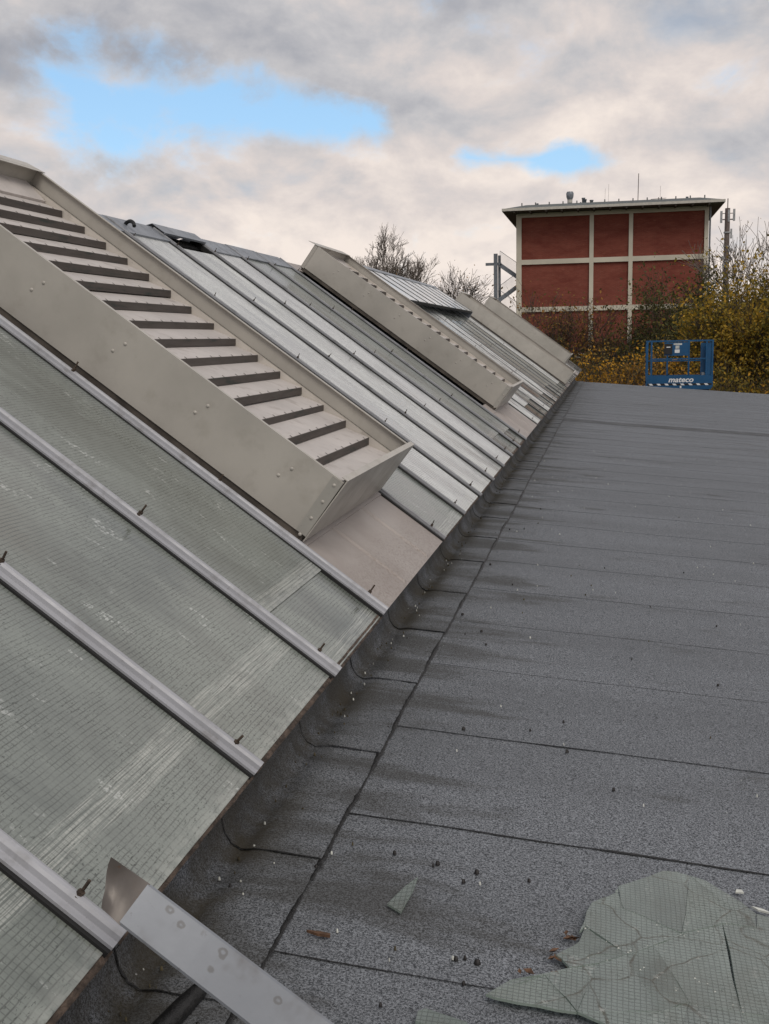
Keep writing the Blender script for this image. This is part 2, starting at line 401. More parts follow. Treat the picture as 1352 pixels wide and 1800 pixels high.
M['pellet'] = mat_plain('pellet', (.012, .010, .010), .6)
M['chip'] = mat_plain('chip', (.55, .56, .52), .5)
def mat_brick():
    k = NT('brick'); geo = k.n('ShaderNodeNewGeometry'); x = k.xyz(geo.outputs['Position'])
    cv = k.n('ShaderNodeCombineXYZ'); k.put(x[0], cv.inputs[0]); k.put(x[2], cv.inputs[1])
    b = k.n('ShaderNodeTexBrick'); k.put(cv.outputs[0], b.inputs['Vector']); b.inputs['Scale'].default_value = 1
    b.inputs['Brick Width'].default_value = .25; b.inputs['Row Height'].default_value = .0775; b.inputs['Mortar Size'].default_value = .010
    b.inputs['Color1'].default_value = (.185, .040, .024, 1); b.inputs['Color2'].default_value = (.235, .056, .034, 1); b.inputs['Mortar'].default_value = (.20, .075, .055, 1)
    b.inputs['Bias'].default_value = -.1
    d = k.noise(1.1, 6, .7, vec=geo.outputs['Position'], sc=(.5, 1, 1.6))
    c = k.mix(k.mp(d, .38, .70, 0, .75), b.outputs[0], (.13, .022, .013))
    s = k.noise(5, 5, .7, vec=geo.outputs['Position'], sc=(.45, 1, 2.2)); c = k.mix(k.mp(s, .58, .72, 0, .5), c, (.30, .13, .09))
    k.bump(b.outputs[1], .3, -.01)
    return k.fin(c, .9)
M['brick'] = mat_brick()
def mat_leaf(name, cols):
    k = NT(name); a = k.n('ShaderNodeAttribute', attribute_name='tone'); r = k.n('ShaderNodeValToRGB'); k.put(a.outputs['Fac'], r.inputs[0])
    e = r.color_ramp.elements; e[0].color = (*cols[0], 1); e[1].color = (*cols[-1], 1)
    for i, c in enumerate(cols[1:-1]): r.color_ramp.elements.new((i + 1) / (len(cols) - 1)).color = (*c, 1)
    k.b.inputs['Subsurface Weight'].default_value = 0
    m = k.fin(r.outputs[0], .7, 0, .2)
    tl = k.n('ShaderNodeBsdfTranslucent'); k.put(r.outputs[0], tl.inputs[0])
    mxs = k.n('ShaderNodeMixShader'); mxs.inputs[0].default_value = .3
    k.t.links.new(k.b.outputs[0], mxs.inputs[1]); k.t.links.new(tl.outputs[0], mxs.inputs[2]); k.t.links.new(mxs.outputs[0], k.t.nodes['Material Output'].inputs[0])
    return m
M['leaf_ochre'] = mat_leaf('leaf_ochre', [(.088, .061, .019), (.192, .113, .022), (.384, .200, .022), (.577, .304, .032)])
M['leaf_olive'] = mat_leaf('leaf_olive', [(.039, .047, .018), (.081, .081, .028), (.142, .118, .035), (.232, .152, .043)])
M['leaf_yellow'] = mat_leaf('leaf_yellow', [(.075, .072, .020), (.162, .131, .025), (.300, .206, .031), (.495, .300, .038)])
M['leaf_rust'] = mat_leaf('leaf_rust', [(.066, .056, .022), (.140, .094, .034), (.244, .131, .037), (.356, .179, .048)])
M['leaf_green'] = mat_leaf('leaf_green', [(.023, .034, .013), (.039, .052, .018), (.065, .072, .023), (.091, .091, .026)])

# ------------------------------------------------------------------ setting: ground and flat roof
SL = 0.0806                                    # fall of the flat roof to the right
X0 = -.763                                     # line where the field sheets meet the upstand sheets
YE = 35.2                                      # far edge of the roof
def zr(x): return -(x - X0) * SL
g = MB()
N = 40; S = 3000
g.add([(-S + 2 * S * i / N, -S + 2 * S * j / N, -6.2) for j in range(N + 1) for i in range(N + 1)],
      [(j * (N + 1) + i, j * (N + 1) + i + 1, (j + 1) * (N + 1) + i + 1, (j + 1) * (N + 1) + i) for j in range(N) for i in range(N)])
tag(g.build('ground', M['ground']), kind='structure')

XR = 14.0
roof = MB()
roof.hexa([(-6, -4, -.55), (XR, -4, zr(XR) - .5), (XR, YE, zr(XR) - .5), (-6, YE, -.55), (-6, -4, -.06), (XR, -4, zr(XR) - .02), (XR, YE, zr(XR) - .02), (-6, YE, -.06)])
hall = MB(); hall.box(-6.1, XR + .05, -4.1, YE - .15, -6.15, -1.75)
roof_o = tag(roof.build('flat_roof', M['felt']), kind='structure')
hall.build('hall_wall', M['brick'], roof_o)
# roof edge trim at the far end
MB().hexa([(-6, YE - .02, zr(-1) - .3), (XR, YE - .02, zr(XR) - .3), (XR, YE + .03, zr(XR) - .3), (-6, YE + .03, zr(-1) - .3),
           (-6, YE - .02, zr(-1.)), (XR, YE - .02, zr(XR) + .015), (XR, YE + .03, zr(XR) + .015), (-6, YE + .03, zr(-1.) + .015)]).build('edge_trim', M['steel'], roof_o)

lapY = [.72, 1.48, 2.232, 2.98, 3.728, 4.52]
while lapY[-1] < YE - 1.2: lapY.append(lapY[-1] + .77 + rng.uniform(-.05, .05))
i19 = min(range(len(lapY)), key=lambda i: abs(lapY[i] - 18.5)); lapY[i19] = 18.55; lapY[i19 + 1] = 19.15
lapY.append(YE)
def und(x, y): return .0045 * fnz(x * .7, y * 1.1, 3.) + .003 * fnz(x * 2.1, y * 2.3, 9.)
def seam_bead(name, pts, rad, parent, wob=.006, nrm=None):
    m = MB(); P = []; W = []
    for i, p in enumerate(pts):
        p = Vector(p); P.append(p); W.append(rad(i / max(1, len(pts) - 1), p) if callable(rad) else rad)
    # flattened ribbon with a raised middle
    v = []; f = []
    for i, p in enumerate(P):
        d = (P[min(i + 1, len(P) - 1)] - P[max(i - 1, 0)]).normalized(); up_ = nrm(p) if nrm else Vector((SL, 0, 1)).normalized()
        s = d.cross(up_).normalized(); w = max(.0006, W[i])
        j1 = 1 + .55 * fnz(p.x * 60, p.y * 60, p.z * 60); j2 = 1 + .55 * fnz(p.x * 60 + 9, p.y * 60, p.z * 60 + 4)
        v += [p - s * w * j1 + up_ * .0003, p + up_ * (.0012 + w * .28), p + s * w * j2 + up_ * .0003]
        if i: a = (i - 1) * 3; f += [(a, a + 1, a + 4, a + 3), (a + 1, a + 2, a + 5, a + 4)]
    m.add(v, f, True)
    return m.build(name, M['tar'], parent)
NX = 34
def gx(i):                                  # finer near the glass
    t = i / NX; return X0 + .0 + (XR - X0) * (t ** 1.8)
for k in range(len(lapY) - 1):
    y0, y1 = lapY[k], lapY[k + 1]; m = MB(); v = []; f = []
    ny = 7
    x00 = X0 - .03
    for j in range(ny):
        t = j / (ny - 1)
        for i in range(NX + 1):
            x = gx(i) if i else x00
            y = (y0 + (.006 * fnz(x * 3, k * 5.1) + .022 * fnz(x * .55, k * 2.3)) if j == 0 else y0 + (y1 + (.06 if k < len(lapY) - 2 else 0) - y0) * t)
            v.append((x, y, zr(x) + und(x, y) + (.0035 if k < 5 else .0003) * (1 - t) ** 2.2 + .0035))
    for j in range(ny - 1):
        for i in range(NX): a = j * (NX + 1) + i; f.append((a, a + 1, a + NX + 2, a + NX + 1))
    m.add(v, f, True)
    # front edge of the roll
    e = v[:NX + 1]; m.add(e + [(a, b + .001, c - (.0055 if k < 5 else .0010)) for a, b, c in e], [(i + 1, i, NX + 1 + i, NX + 2 + i) for i in range(NX)])
    o = m.build('bitumen_sheet', M['felt_dark'] if k == i19 else M['felt'], roof_o)
    if k > 0 and y0 > 1.4:
        seed = k * 3.7; strong = {2: 1.1, 3: 1.6, 4: .8, i19: 3.2}.get(k, rng.choice((.0, .12, .28, .4))); Lx = 4.5 if y0 < 8 else 7
        pts = []; n = int(130 if y0 < 8 else 70)
        for i in range(n + 1):
            x = X0 + .01 + Lx * (i / n) ** 1.25; y = y0 + (.006 * fnz(x * 3, k * 5.1) + .022 * fnz(x * .55, k * 2.3)) - .0015
            pts.append((x, y, zr(x) + und(x, y) + (.0072 if k < 5 else .0040)))
        def rr(t, p, seed=seed, strong=strong):
            a = fnz(p.x * 1.7 + seed, seed); b = fnz(p.x * 9 + seed, seed * 2)
            w = .0042 * strong * (.35 + 1.3 * a + .6 * b); fade = max(0., 1 - max(0, t - (.10 + .35 * abs(fnz(seed, 4.)) if strong < .75 else .8)) * 4)
            return max(0., w) * fade
        seam_bead('tar_seam', pts, rr, roof_o)

# upstand sheets: from the seam over the crease up behind the eave
prof = [(X0 + .012, None), (-.86, None), (-.93, None), (-.975, .0105), (-1.005, .028), (-1.025, .06), (-1.034, .12), (-1.037, .22), (-1.040, .36)]
def upz(a): return zr(a) + .0125
prof = [(a, upz(a) if b is None else b + .0085) for a, b in prof]
def prof_at(t):
    n = len(prof) - 1; u = t * n; i = min(int(u), n - 1); w = u - i
    return prof[i][0] + (prof[i + 1][0] - prof[i][0]) * w, prof[i][1] + (prof[i + 1][1] - prof[i][1]) * w
lapU = [.45, 1.22, 1.9927, 2.66, 3.435, 4.197, 4.988, 5.804, 6.66, 7.485, 8.334, 9.07, 9.94]
while lapU[-1] < YE - 1.1: lapU.append(lapU[-1] + .8 + rng.uniform(-.06, .06))
lapU.append(YE)
def edge_x(y): return .006 * fnz(y * 2.2, 11.) + .004 * fnz(y * 9, 5.) + .010 * fnz(y * .5, 2.)
for k in range(len(lapU) - 1):
    y0, y1 = lapU[k], lapU[k + 1]; m = MB(); v = []; f = []; ny = 14; npf = 19
    for j in range(ny):
        t = j / (ny - 1); y = y0 + (y1 + (.05 if k < len(lapU) - 2 else 0) - y0) * t
        for i in range(npf):
            a, b = prof_at(i / (npf - 1)); q = i / (npf - 1)
            ex = edge_x(y) * (1 - q) if q < .5 else 0
            lift = .004 * (1 - t) ** 3
            v.append((a + ex + (lift * .3 if q > .6 else 0), y, b + (lift if q <= .6 else 0) + und(a, y) * .7 + .003 * fnz(a * 3, y * 1.2, 6.) * (1 if .1 < q < .6 else .2)))
    for j in range(ny - 1):
        for i in range(npf - 1): a = j * npf + i; f.append((a + 1, a, a + npf, a + npf + 1))
    m.add(v, f, True)
    ed = [v[j * npf] for j in range(ny)]; m.add(ed + [(a, b, c - .009) for a, b, c in ed], [(i, i + 1, ny + 1 + i, ny + i) for i in range(ny - 1)])
    fr = v[:npf]; m.add(fr + [(a - .004, b + .003, c - .010) for a, b, c in fr], [(i, i + 1, npf + 1 + i, npf + i) for i in range(npf - 1)])
    m.build('upstand_sheet', M['felt_lap'], roof_o)
    if y0 > 1.5:
        pts = []; n = 44
        for i in range(n + 1):
            a, b = prof_at(i / n * .92); q = i / n
            pts.append((a + (.0028 if q > .55 else 0), y0 - .002 + .006 * fnz(a * 8, k * 3.3), b + (.0048 if q <= .6 else 0.003)))
        sd_ = k * 2.9
        seam_bead('tar_seam', pts, lambda t, p, s=sd_: .0036 * (1 if p.x > -1.0 else .75) * max(.12, .75 + 1.1 * fnz(p.x * 14 + s, p.z * 12, s)), roof_o,
                  nrm=lambda p: (Vector((0, 0, 1)) if p.x > -.99 else Vector((1, 0, .35)).normalized()))
    # thick tar run along the long seam
    n = max(12, int((y1 - y0) / .012)) if y0 < 9 else 24
    pts = [(X0 + .013 + edge_x(y), y, zr(X0) + .0115 + und(X0, y)) for y in [y0 + (y1 - y0) * i / n for i in range(n + 1)]]
    seam_bead('tar_seam', pts, lambda t, p: .0078 * max(.25, .85 + .9 * fnz(p.y * 4.2, 8.) + .55 * fnz(p.y * 31, 3.)), roof_o)

# ------------------------------------------------------------------ glazed saw-tooth slope
T = R(36.5); cT, sT = math.cos(T), math.sin(T)
E0 = Vector((-.813, 0, .4))
F3 = Matrix(((0, -cT, sT), (1, 0, 0), (0, sT, cT)))      # local x: along roof, y: up the slope, z: outward
def GP(u, s, h=0): return E0 + F3 @ Vector((u, s, h))
SR = 3.10                                                # slope length to the ridge
sk = empty('glazed_roof_slope', GP(0, 0, 0), F3)
tag(sk, 'long sloping roof of wired glass strips between metal glazing bars', 'glass roof')
barU = [-.68, .07, .82, 1.567, 2.315, 3.08, 3.822, 5.335, 6.13, 6.90, 7.68, 8.50, 9.28, 10.06, 10.84, 12.77, 13.52, 14.29, 15.05, 15.80, 16.57, 17.35, 18.12, 18.9, 19.68, 20.45, 21.22, 22.3]
barU += [23.92, 24.7, 25.47, 26.24, 27.0, 27.78, 28.55, 29.3, 30.92, 31.7, 32.45, 33.2, 33.97, 34.75]
boxes = {3.822: (.405, 2.80), 10.84: (.43, 2.98), 22.3: (.07, 2.90), 29.3: (.46, 3.12)}
# structure under the glass
MB().box(-1.2, 34.9, .02, .14, -.16, -.03).build('eave_purlin', M['dark'], sk)
MB().box(-1.2, 34.9, SR - .1, SR, -.16, -.03).build('ridge_purlin', M['dark'], sk)
MB().box(-1.2, 34.9, .02, SR, -.20, -.17).build('inner_lining', M['dark'], sk)
# bar profile (zinc cap with a rounded middle)
def bar_mesh(name, L, mat, w=.028, hump=.018):
    pf = [(-w, .004), (-w, .010), (-w * .62, .011)]
    for i in range(7):
        t = math.pi * (1 - i / 6); pf.append((w * .46 * math.cos(t), .012 + hump * math.sin(t) ** .8 if 0 < i < 6 else .012))
    pf += [(w * .62, .011), (w, .010), (w, .004)]
    m = MB(); n = 8
    v = [(a, -.012 + (L + .012) * j / n, b) for j in range(n + 1) for a, b in pf]; q = len(pf)
    m.add(v, [(j * q + i + 1, j * q + i, (j + 1) * q + i, (j + 1) * q + i + 1) for j in range(n) for i in range(q - 1)], False)
    m.add([(a, -.012, b) for a, b in pf], [tuple(range(q))])
    return m.mesh(name, mat)
bar_me = bar_mesh('glazing_bar', SR, M['zinc']); bar_far = bar_mesh('glazing_bar', SR, M['zinc_bar2'], .016, .010); bar_far2 = MB().box(-.008, .010, -.012, SR, .003, .0075).mesh('glazing_bar', M['zinc_bar2'])
gas2 = MB(); gas2.box(-.036, .022, -.006, SR, -.03, .0110); gas2_me = gas2.mesh('gasket', M['rubber']); gas3_me = MB().box(-.026, .014, -.006, SR, -.03, .0088).mesh('gasket', M['rubber'])
gas = MB(); gas.box(-.037, .033, -.006, SR, -.03, .0098); gas_me = gas.mesh('gasket', M['rubber'])
bolt_m = MB()
bolt_m.tube([(0, 0, .030), (0, 0, .034)], .013, 10).tube([(0, 0, .034), (0, 0, .046)], .0095, 6, smooth=False).tube([(.0, 0, .046), (.002, .001, .078)], .0042, 7)
bolt_me = bolt_m.mesh('bolt', M['rust'])
br = random.Random(3)
for u in barU:
    wide = u < 5.
    b = inst('glazing_bar', bar_me if wide else (bar_far if u < 12 else bar_far2), sk, (u, br.uniform(-.004, .006), .0062))
    inst('gasket', gas_me if wide else (gas2_me if u < 12 else gas3_me), sk, (u, 0, 0))
    for s in (.082, .782, 1.482, 2.182, 2.882):
        bo = inst('bolt', bolt_me, b, (br.uniform(-.004, .004), s + br.uniform(-.01, .01), 0), (br.uniform(-.16, .16), br.uniform(-.16, .16), br.uniform(0, 3)))
        k_ = .78 if wide else .62; bo.scale = (k_, k_, k_ * br.uniform(.85, 1.1))
pr = random.Random(11)
def pane(name, u0, u1, s0, s1, h, mat=None, tilt=0., me_th=.007):
    m = MB(); w = u1 - u0; L = s1 - s0
    m.box(0, w, 0, L, 0, me_th)
    o = m.build(name, mat or M['glass'], sk, (u0, s0, h)); o.rotation_euler = (tilt, 0, 0); return o
for i in range(len(barU) - 1):
    u0, u1 = barU[i], barU[i + 1]
    a, b = u0 + .012, u1 - .012
    if u0 in boxes:
        s0, s1 = boxes[u0]
        # sheet metal apron below the louvre box, with standing ribs
        m = MB(); m.box(a, b, -.006, s0 + .10, -.012, .003); ap = m.build('apron_panel', M['apron'], sk)
        for q in (.33, .70):
            uu = a + (b - a) * q; MB().hexa([(uu - .014, .004, .003), (uu + .014, .004, .003), (uu + .014, s0 + .09, .003), (uu - .014, s0 + .09, .003),
                (uu - .006, .012, .011), (uu + .006, .012, .011), (uu + .006, s0 + .09, .011), (uu - .006, s0 + .09, .011)]).build('rib', M['apron'], ap)
        MB().box(a, b, s0 - .02, s0 + .12, .003, .0095).build('apron_fold', M['apron'], ap)
        MB().box(a, b, min(s1, SR - .1) - .05, SR - .02, -.012, .002).build('head_panel', M['apron'], sk)
        continue
    lap = {2: .2, 3: .20, 4: .19, 5: .275}.get(i, .24 + pr.uniform(-.05, .06))
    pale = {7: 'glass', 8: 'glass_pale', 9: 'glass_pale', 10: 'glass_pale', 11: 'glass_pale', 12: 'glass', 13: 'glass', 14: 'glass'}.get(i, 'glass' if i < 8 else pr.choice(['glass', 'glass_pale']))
    slip = .16 if abs(u0 - 7.68) < .01 else 0.
    if i in (1, 2, 3, 4) or 7 <= i <= 11 or i % 3 == 0 and i > 14:       # one long pane from eave to ridge
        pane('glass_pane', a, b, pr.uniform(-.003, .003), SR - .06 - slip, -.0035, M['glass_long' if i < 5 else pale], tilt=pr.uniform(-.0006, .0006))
    else:
        pane('glass_pane', a, b, pr.uniform(-.004, .004), lap + .075, -.0078, M['glass'])
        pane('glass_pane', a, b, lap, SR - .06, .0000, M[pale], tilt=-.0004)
    # brown putty and grime along the lower pane edge
    m = MB(); n = 16; v = []
    for j in range(n + 1):
        x = a + (b - a) * j / n; d1 = .010 + .006 * fnz(x * 22, u0); d2 = .004 * fnz(x * 40, 3.)
        v += [(x, -.009 + d2, -.022), (x, -.011 + d2, -.003), (x, d1, .0006)]
    m.add(v, [(j * 3 + q + 1, j * 3 + q, j * 3 + 3 + q, j * 3 + 4 + q) for j in range(n) for q in range(2)], True)
    m.build('putty_strip', M['putty'], sk)
    # ridge capping
    rc = MB(); hh = .012 + pr.uniform(0, .006); rise = .0
    if abs(u0 - 7.68) < .01: hh = .040; rise = .03
    L0 = SR - .17 + (.07 if rise else 0)
    th = .003
    def ridgept(a_, b_): return (a_, b_)
    e1, e2 = u0 - .01, u1 + .01
    rc.box(e1, e2, L0, SR + .02, hh, hh + th)
    rc.box(e1, e2, L0 - .002, L0 + .004, hh - .012, hh + th + .0005)
    rc.hexa([(e1, SR + .0202, hh), (e2, SR + .0202, hh), (e2, SR + .24, hh - .26), (e1, SR + .24, hh - .26), (e1, SR + .0202, hh + th), (e2, SR + .0202, hh + th), (e2, SR + .25, hh - .257), (e1, SR + .25, hh - .257)])
    rc.build('ridge_cap', M['zinc_dark'], sk)
# back of the saw-tooth behind the ridge
MB().hexa([(-1.2, SR + .0, -.24), (34.9, SR, -.24), (34.9, SR + 1.4, -2.6), (-1.2, SR + 1.4, -2.6), (-1.2, SR + .01, -.10), (34.9, SR + .01, -.10), (34.9, SR + 1.6, -2.5), (-1.2, SR + 1.6, -2.5)]).build('rear_slope', M['zinc_dark'], sk)
MB().hexa([(34.87, 0, -.22), (34.93, 0, -.22), (34.93, SR, -.22), (34.87, SR, -.22), (34.87, 0, .004), (34.93, 0, .004), (34.93, SR, .004), (34.87, SR, .004)]).build('gable_trim', M['zinc_dark'], sk)

# kerb behind the upstand sheets
tag(MB().box(-1.30, -1.045, -1.2, 34.9, -.05, .40).build('kerb_wall', M['dark']), 'dark kerb wall under the eave of the glass roof', 'kerb')

# raised glazed vent sash near the ridge, beyond the second louvre box
sash = empty('roof_vent_sash', GP(13.1, 2.40, .15), F3 @ Matrix.Rotation(R(-3), 3, 'X'))
tag(sash, 'raised row of glass panes along the ridge beyond the second louvre box', 'roof vent')
SU = [0.]
while SU[-1] < 8.4: SU.append(SU[-1] + .775)
SLn = .86
for i in range(len(SU) - 1):
    m = MB(); m.box(0, SU[i + 1] - SU[i] - .03, 0, SLn, 0, .007); o = m.build('glass_pane', M['glass_sash'], sash, (SU[i] + .015, 0, 0))
sb = MB().box(-.017, .017, 0, SLn, .004, .0105).mesh('sash_bar', M['rubber'])
for u in SU: inst('sash_bar', sb, sash, (u, 0, .002))
MB().box(-.05, SU[-1] + .05, -.012, .03, -.035, -.001).build('bottom_rail', M['rubber'], sash)
MB().box(-.05, SU[-1] + .05, SLn - .05, SLn + .05, -.03, .016).build('ridge_cap', M['zinc_dark'], sash)
MB().box(-.05, -.03, -.02, SLn, -.15, -.001).build('cheek', M['zinc_dark'], sash)
MB().box(SU[-1] + .03, SU[-1] + .05, -.02, SLn, -.15, -.001).build('cheek', M['zinc_dark'], sash)
for u in SU[1::3]: MB().beam((u, .1, -.02), (u, .5, -.22), .03, .03).build('stay', M['rubber'], sash)

# ------------------------------------------------------------------ louvre boxes
rivet_m = MB()
def dome(m, c, ax, r, h, n=10):
    ax = Vector(ax).normalized(); x = ax.orthogonal().normalized(); y = ax.cross(x); rings = []
    for q in (0, .5, .85): rr_ = r * math.cos(q * math.pi / 2); z = h * math.sin(q * math.pi / 2); rings.append([Vector(c) + ax * z + (x * math.cos(t) + y * math.sin(t)) * rr_ for t in [2 * math.pi * k / n for k in range(n)]])
    v = [p for r_ in rings for p in r_]; f = [(i * n + k, i * n + (k + 1) % n, (i + 1) * n + (k + 1) % n, (i + 1) * n + k) for i in range(2) for k in range(n)]
    m.add(v, f + [tuple(2 * n + k for k in range(n))], True)
dome(rivet_m, (0, 0, 0), (-1, 0, 0), .0075, .004); rivet_me = rivet_m.mesh('rivet', M['beige'])
def louvre_box(u0, u1, s0, s1, H, label, pitch=.137, drop=.088):
    W = u1 - u0; L = s1 - s0; t = .004; zb = .040
    e = empty('louvre_box', GP(u0, s0, 0), F3); tag(e, label, 'louvre vent', 'louvre boxes on the glass roof')
    # near and far side walls: sheet with a folded-in rim
    for nm, x in (('side_panel', 0.), ('side_panel', W)):
        sg = 1 if x == 0 else -1
        m = MB(); a, b = sorted((x, x + sg * t)); m.box(a, b, 0, L, zb, H)
        a, b = sorted((x + sg * t, x + sg * .022)); m.box(a, b, 0, L, H - t, H - .0005)
        o = m.build(nm, M['beige'], e)
        a, b = sorted((x + sg * (t + .003), x + sg * .044)); MB().box(a, b, .012, L - .012, H - drop + .001, H - drop + .006).build('ledge', M['ledge'], e)
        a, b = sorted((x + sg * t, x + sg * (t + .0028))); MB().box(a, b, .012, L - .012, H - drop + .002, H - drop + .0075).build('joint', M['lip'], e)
        a, b = sorted((x + sg * .0445, x + sg * .0485)); MB().box(a, b, .012, L - .012, H - .19, H - drop + .009).build('blade_rail', M['rail'], e)
        n = int(L / .40)
        for i in range(n):
            ss = .22 + i * .40
            if ss > L - .1: break
            for hz_ in (.57, .74):
                p = (x - sg * .0002, ss + (.0 if hz_ < .6 else -.028), H * hz_)
                r_ = inst('rivet', rivet_me, o, p)
                if sg < 0: r_.rotation_euler = (0, 0, math.pi)
        # screws along the inner ledge
    # foot: dark joint and lower skirt
    MB().box(.006, W - .006, .01, L - .01, .0035, zb).build('base_joint', M['skirt'], e)
    # end plate at the eave, slightly overhanging, with corner angles
    m = MB(); m.hexa([(-.006, -.004, .022), (W + .006, -.004, .022), (W + .006, -.0005, .022), (-.006, -.0005, .022), (-.006, -.010, H + .012), (W + .006, -.010, H + .012), (W + .006, -.0055, H + .012), (-.006, -.0055, H + .012)])
    m.box(-.006, W + .006, -.010, .016, H + .0125, H + .0155)
    ep = m.build('end_plate', M['beige'], e)
    for x0, x1 in ((-.0035, -.0005), (W + .0005, W + .0035)):
        MB().box(x0, x1, .001, .048, .042, H - .004).build('corner_angle', M['angle'], e)
        if x0 < 0:
            for q in (.12, .38, .64, .90): inst('rivet', rivet_me, ep, (x0 - .0002, .024, H * q))
    # head plate with a folded cap
    m = MB(); m.box(-.004, W + .004, L + .0005, L + .005, .02, H + .003); m.hexa([(-.01, L - .035, H + .0035), (W + .01, L - .035, H + .0035), (W + .01, L + .08, H - .012), (-.01, L + .08, H - .012), (-.01, L - .035, H + .007), (W + .01, L - .035, H + .007), (W + .01, L + .08, H - .008), (-.01, L + .08, H - .008)])
    m.build('head_plate', M['beige'], e)
    MB().hexa([(.05, L - .14, H - drop - .03), (W - .05, L - .14, H - drop - .03), (W - .05, L - .001, H - drop - .004), (.05, L - .001, H - drop - .004), (.05, L - .14, H - drop - .012), (W - .05, L - .14, H - drop - .012), (W - .05, L - .001, H - drop + .014), (.05, L - .001, H - drop + .014)]).build('head_ledge', M['blade'], e)
    if True:
        MB().box(-.0035, -.0005, L - .034, L - .001, .03, H - .002).build('corner_angle', M['beige'], e)
    MB().box(.01, W - .01, .02, L - .02, .03, .034).build('inner_floor', M['dark'], e)
    # blades: near-level plates stepping up the slope, each with a folded lip
    aa = R(14.0); pl = pitch * 1.20
    n = round((L - .14) / pitch); pitch = (L - .16) / n
    ca, sa = math.cos(aa), math.sin(aa)
    hb = H - drop
    bm = MB()
    bm.hexa([(.05, 0, -.0015), (W - .05, 0, -.0015), (W - .05, pl * ca, -.0015 - pl * sa), (.05, pl * ca, -.0015 - pl * sa), (.05, 0, .0015), (W - .05, 0, .0015), (W - .05, pl * ca, .0015 - pl * sa), (.05, pl * ca, .0015 - pl * sa)])
    bme = bm.mesh('louvre_blade', M['blade'])
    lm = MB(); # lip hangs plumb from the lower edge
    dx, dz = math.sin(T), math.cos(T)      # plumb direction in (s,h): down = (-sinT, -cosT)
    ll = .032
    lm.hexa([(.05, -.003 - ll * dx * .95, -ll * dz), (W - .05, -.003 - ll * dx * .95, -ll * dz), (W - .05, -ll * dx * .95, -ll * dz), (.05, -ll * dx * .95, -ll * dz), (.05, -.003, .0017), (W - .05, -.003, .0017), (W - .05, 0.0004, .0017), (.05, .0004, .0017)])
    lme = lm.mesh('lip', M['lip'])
    hk = MB(); nh = 9
    for i in range(nh):
        x = .05 + (W - .1) * (i + .5 + br.uniform(-.2, .2)) / nh; hk.box(x - .0025, x + .0025, .000, .013, .0012, .0021)
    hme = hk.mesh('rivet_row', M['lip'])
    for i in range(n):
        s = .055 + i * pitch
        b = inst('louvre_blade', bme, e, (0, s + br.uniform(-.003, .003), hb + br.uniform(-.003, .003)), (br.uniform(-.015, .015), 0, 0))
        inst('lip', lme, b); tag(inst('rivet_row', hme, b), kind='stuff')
    return e
louvre_box(3.885, 5.30, .405, 2.80, .300, 'largest nearest beige louvre box with open blades, in front on the glass roof')
louvre_box(11.27, 12.72, .43, 2.98, .305, 'second beige louvre box, standing alone in the middle of the glass roof', drop=.088)
louvre_box(22.35, 23.85, .07, 2.90, .30, 'third beige louvre box, reaching the eave just before the farthest one', drop=.088)
louvre_box(29.35, 30.85, .46, 3.12, .34, 'farthest beige louvre box, at the end of the glass roof', drop=.088)

# ------------------------------------------------------------------ loose things on the roof
# loose zinc strip slipped off the first bar, leaning over the eave
A = Vector((-.685, 1.395, .578)); Bv = Vector((-.452, 1.395, .412))
dirv = (Bv - A).normalized(); tow = (Vector((0, 0, 1.4)) - A).normalized()
side = dirv.cross(tow).normalized(); nrm_ = side.cross(dirv).normalized()
if nrm_.dot(tow) < 0: nrm_ = -nrm_
if side.z < 0: side = -side
SM = Matrix((dirv, side, nrm_)).transposed()
st = empty('loose_metal_strip', A, SM)
tag(st, 'loose spotted grey metal strip with a bent torn end, leaning over the eave', 'metal strip')
Ls = .72; wS = .035
m = MB(); n = 24; v = []; pf = [(-wS, -.014), (-wS, 0), (-wS * .9, .0025), (wS * .9, .0025), (wS, 0), (wS, -.012)]
for j in range(n + 1):
    x = Ls * j / n; dz = .004 * fnz(x * 5, 1.) - .02 * (j / n) ** 2; wd = 1 + .1 * j / n
    v += [(x, a * wd, b + dz) for a, b in pf]
q = len(pf); m.add(v, [(j * q + i + 1, j * q + i, (j + 1) * q + i, (j + 1) * q + i + 1)[::-1] for j in range(n) for i in range(q - 1)])
m.build('strip', M['zinc_loose'], st)
m = MB(); v = []; n = 8; nn = 7
for j in range(n + 1):
    t = j / n; ang = 1.0 * t
    for i in range(nn):
        y = -wS + 2 * wS * i / (nn - 1)
        v.append((.003 - .052 * math.sin(ang) / 1.0 - .012 * t + (.008 * fnz(y * 40, 2.) if j == n else 0) - .018 * t * (y / wS), y * (1 - .10 * t), .0015 + .026 * (1 - math.cos(ang)) - .012 * t + .006 * t * fnz(y * 30, t * 3) + .014 * t * (y / wS) ** 2))
m.add(v, [(j * nn + i, j * nn + i + 1, (j + 1) * nn + i + 1, (j + 1) * nn + i) for j in range(n) for i in range(nn - 1)], True)
M['torn'] = mat_sheetmetal('torn_zinc', (.13, .115, .105), .4, (.13, .060, .028), .9, .3)
m.build('bent_end', M['torn'], st)

# black cable crossing the crease at the bottom
def roofp(x, y, h=0): return Vector((x, y, zr(x) + .018 + h))
m = MB(); pts = [roofp(-.90, 1.62, .02), roofp(-.885, 1.72, .016), roofp(-.868, 1.84, .014), roofp(-.852, 1.94, .012), roofp(-.842, 2.0, .010), roofp(-.836, 2.04, .004)]
m.tube([p for p in pts], [.020, .021, .022, .021, .018, .008], 10); tag(m.build('tar_cord', M['tar']), 'thick black tarred cord lying in the gutter beneath the loose strip', 'cord')
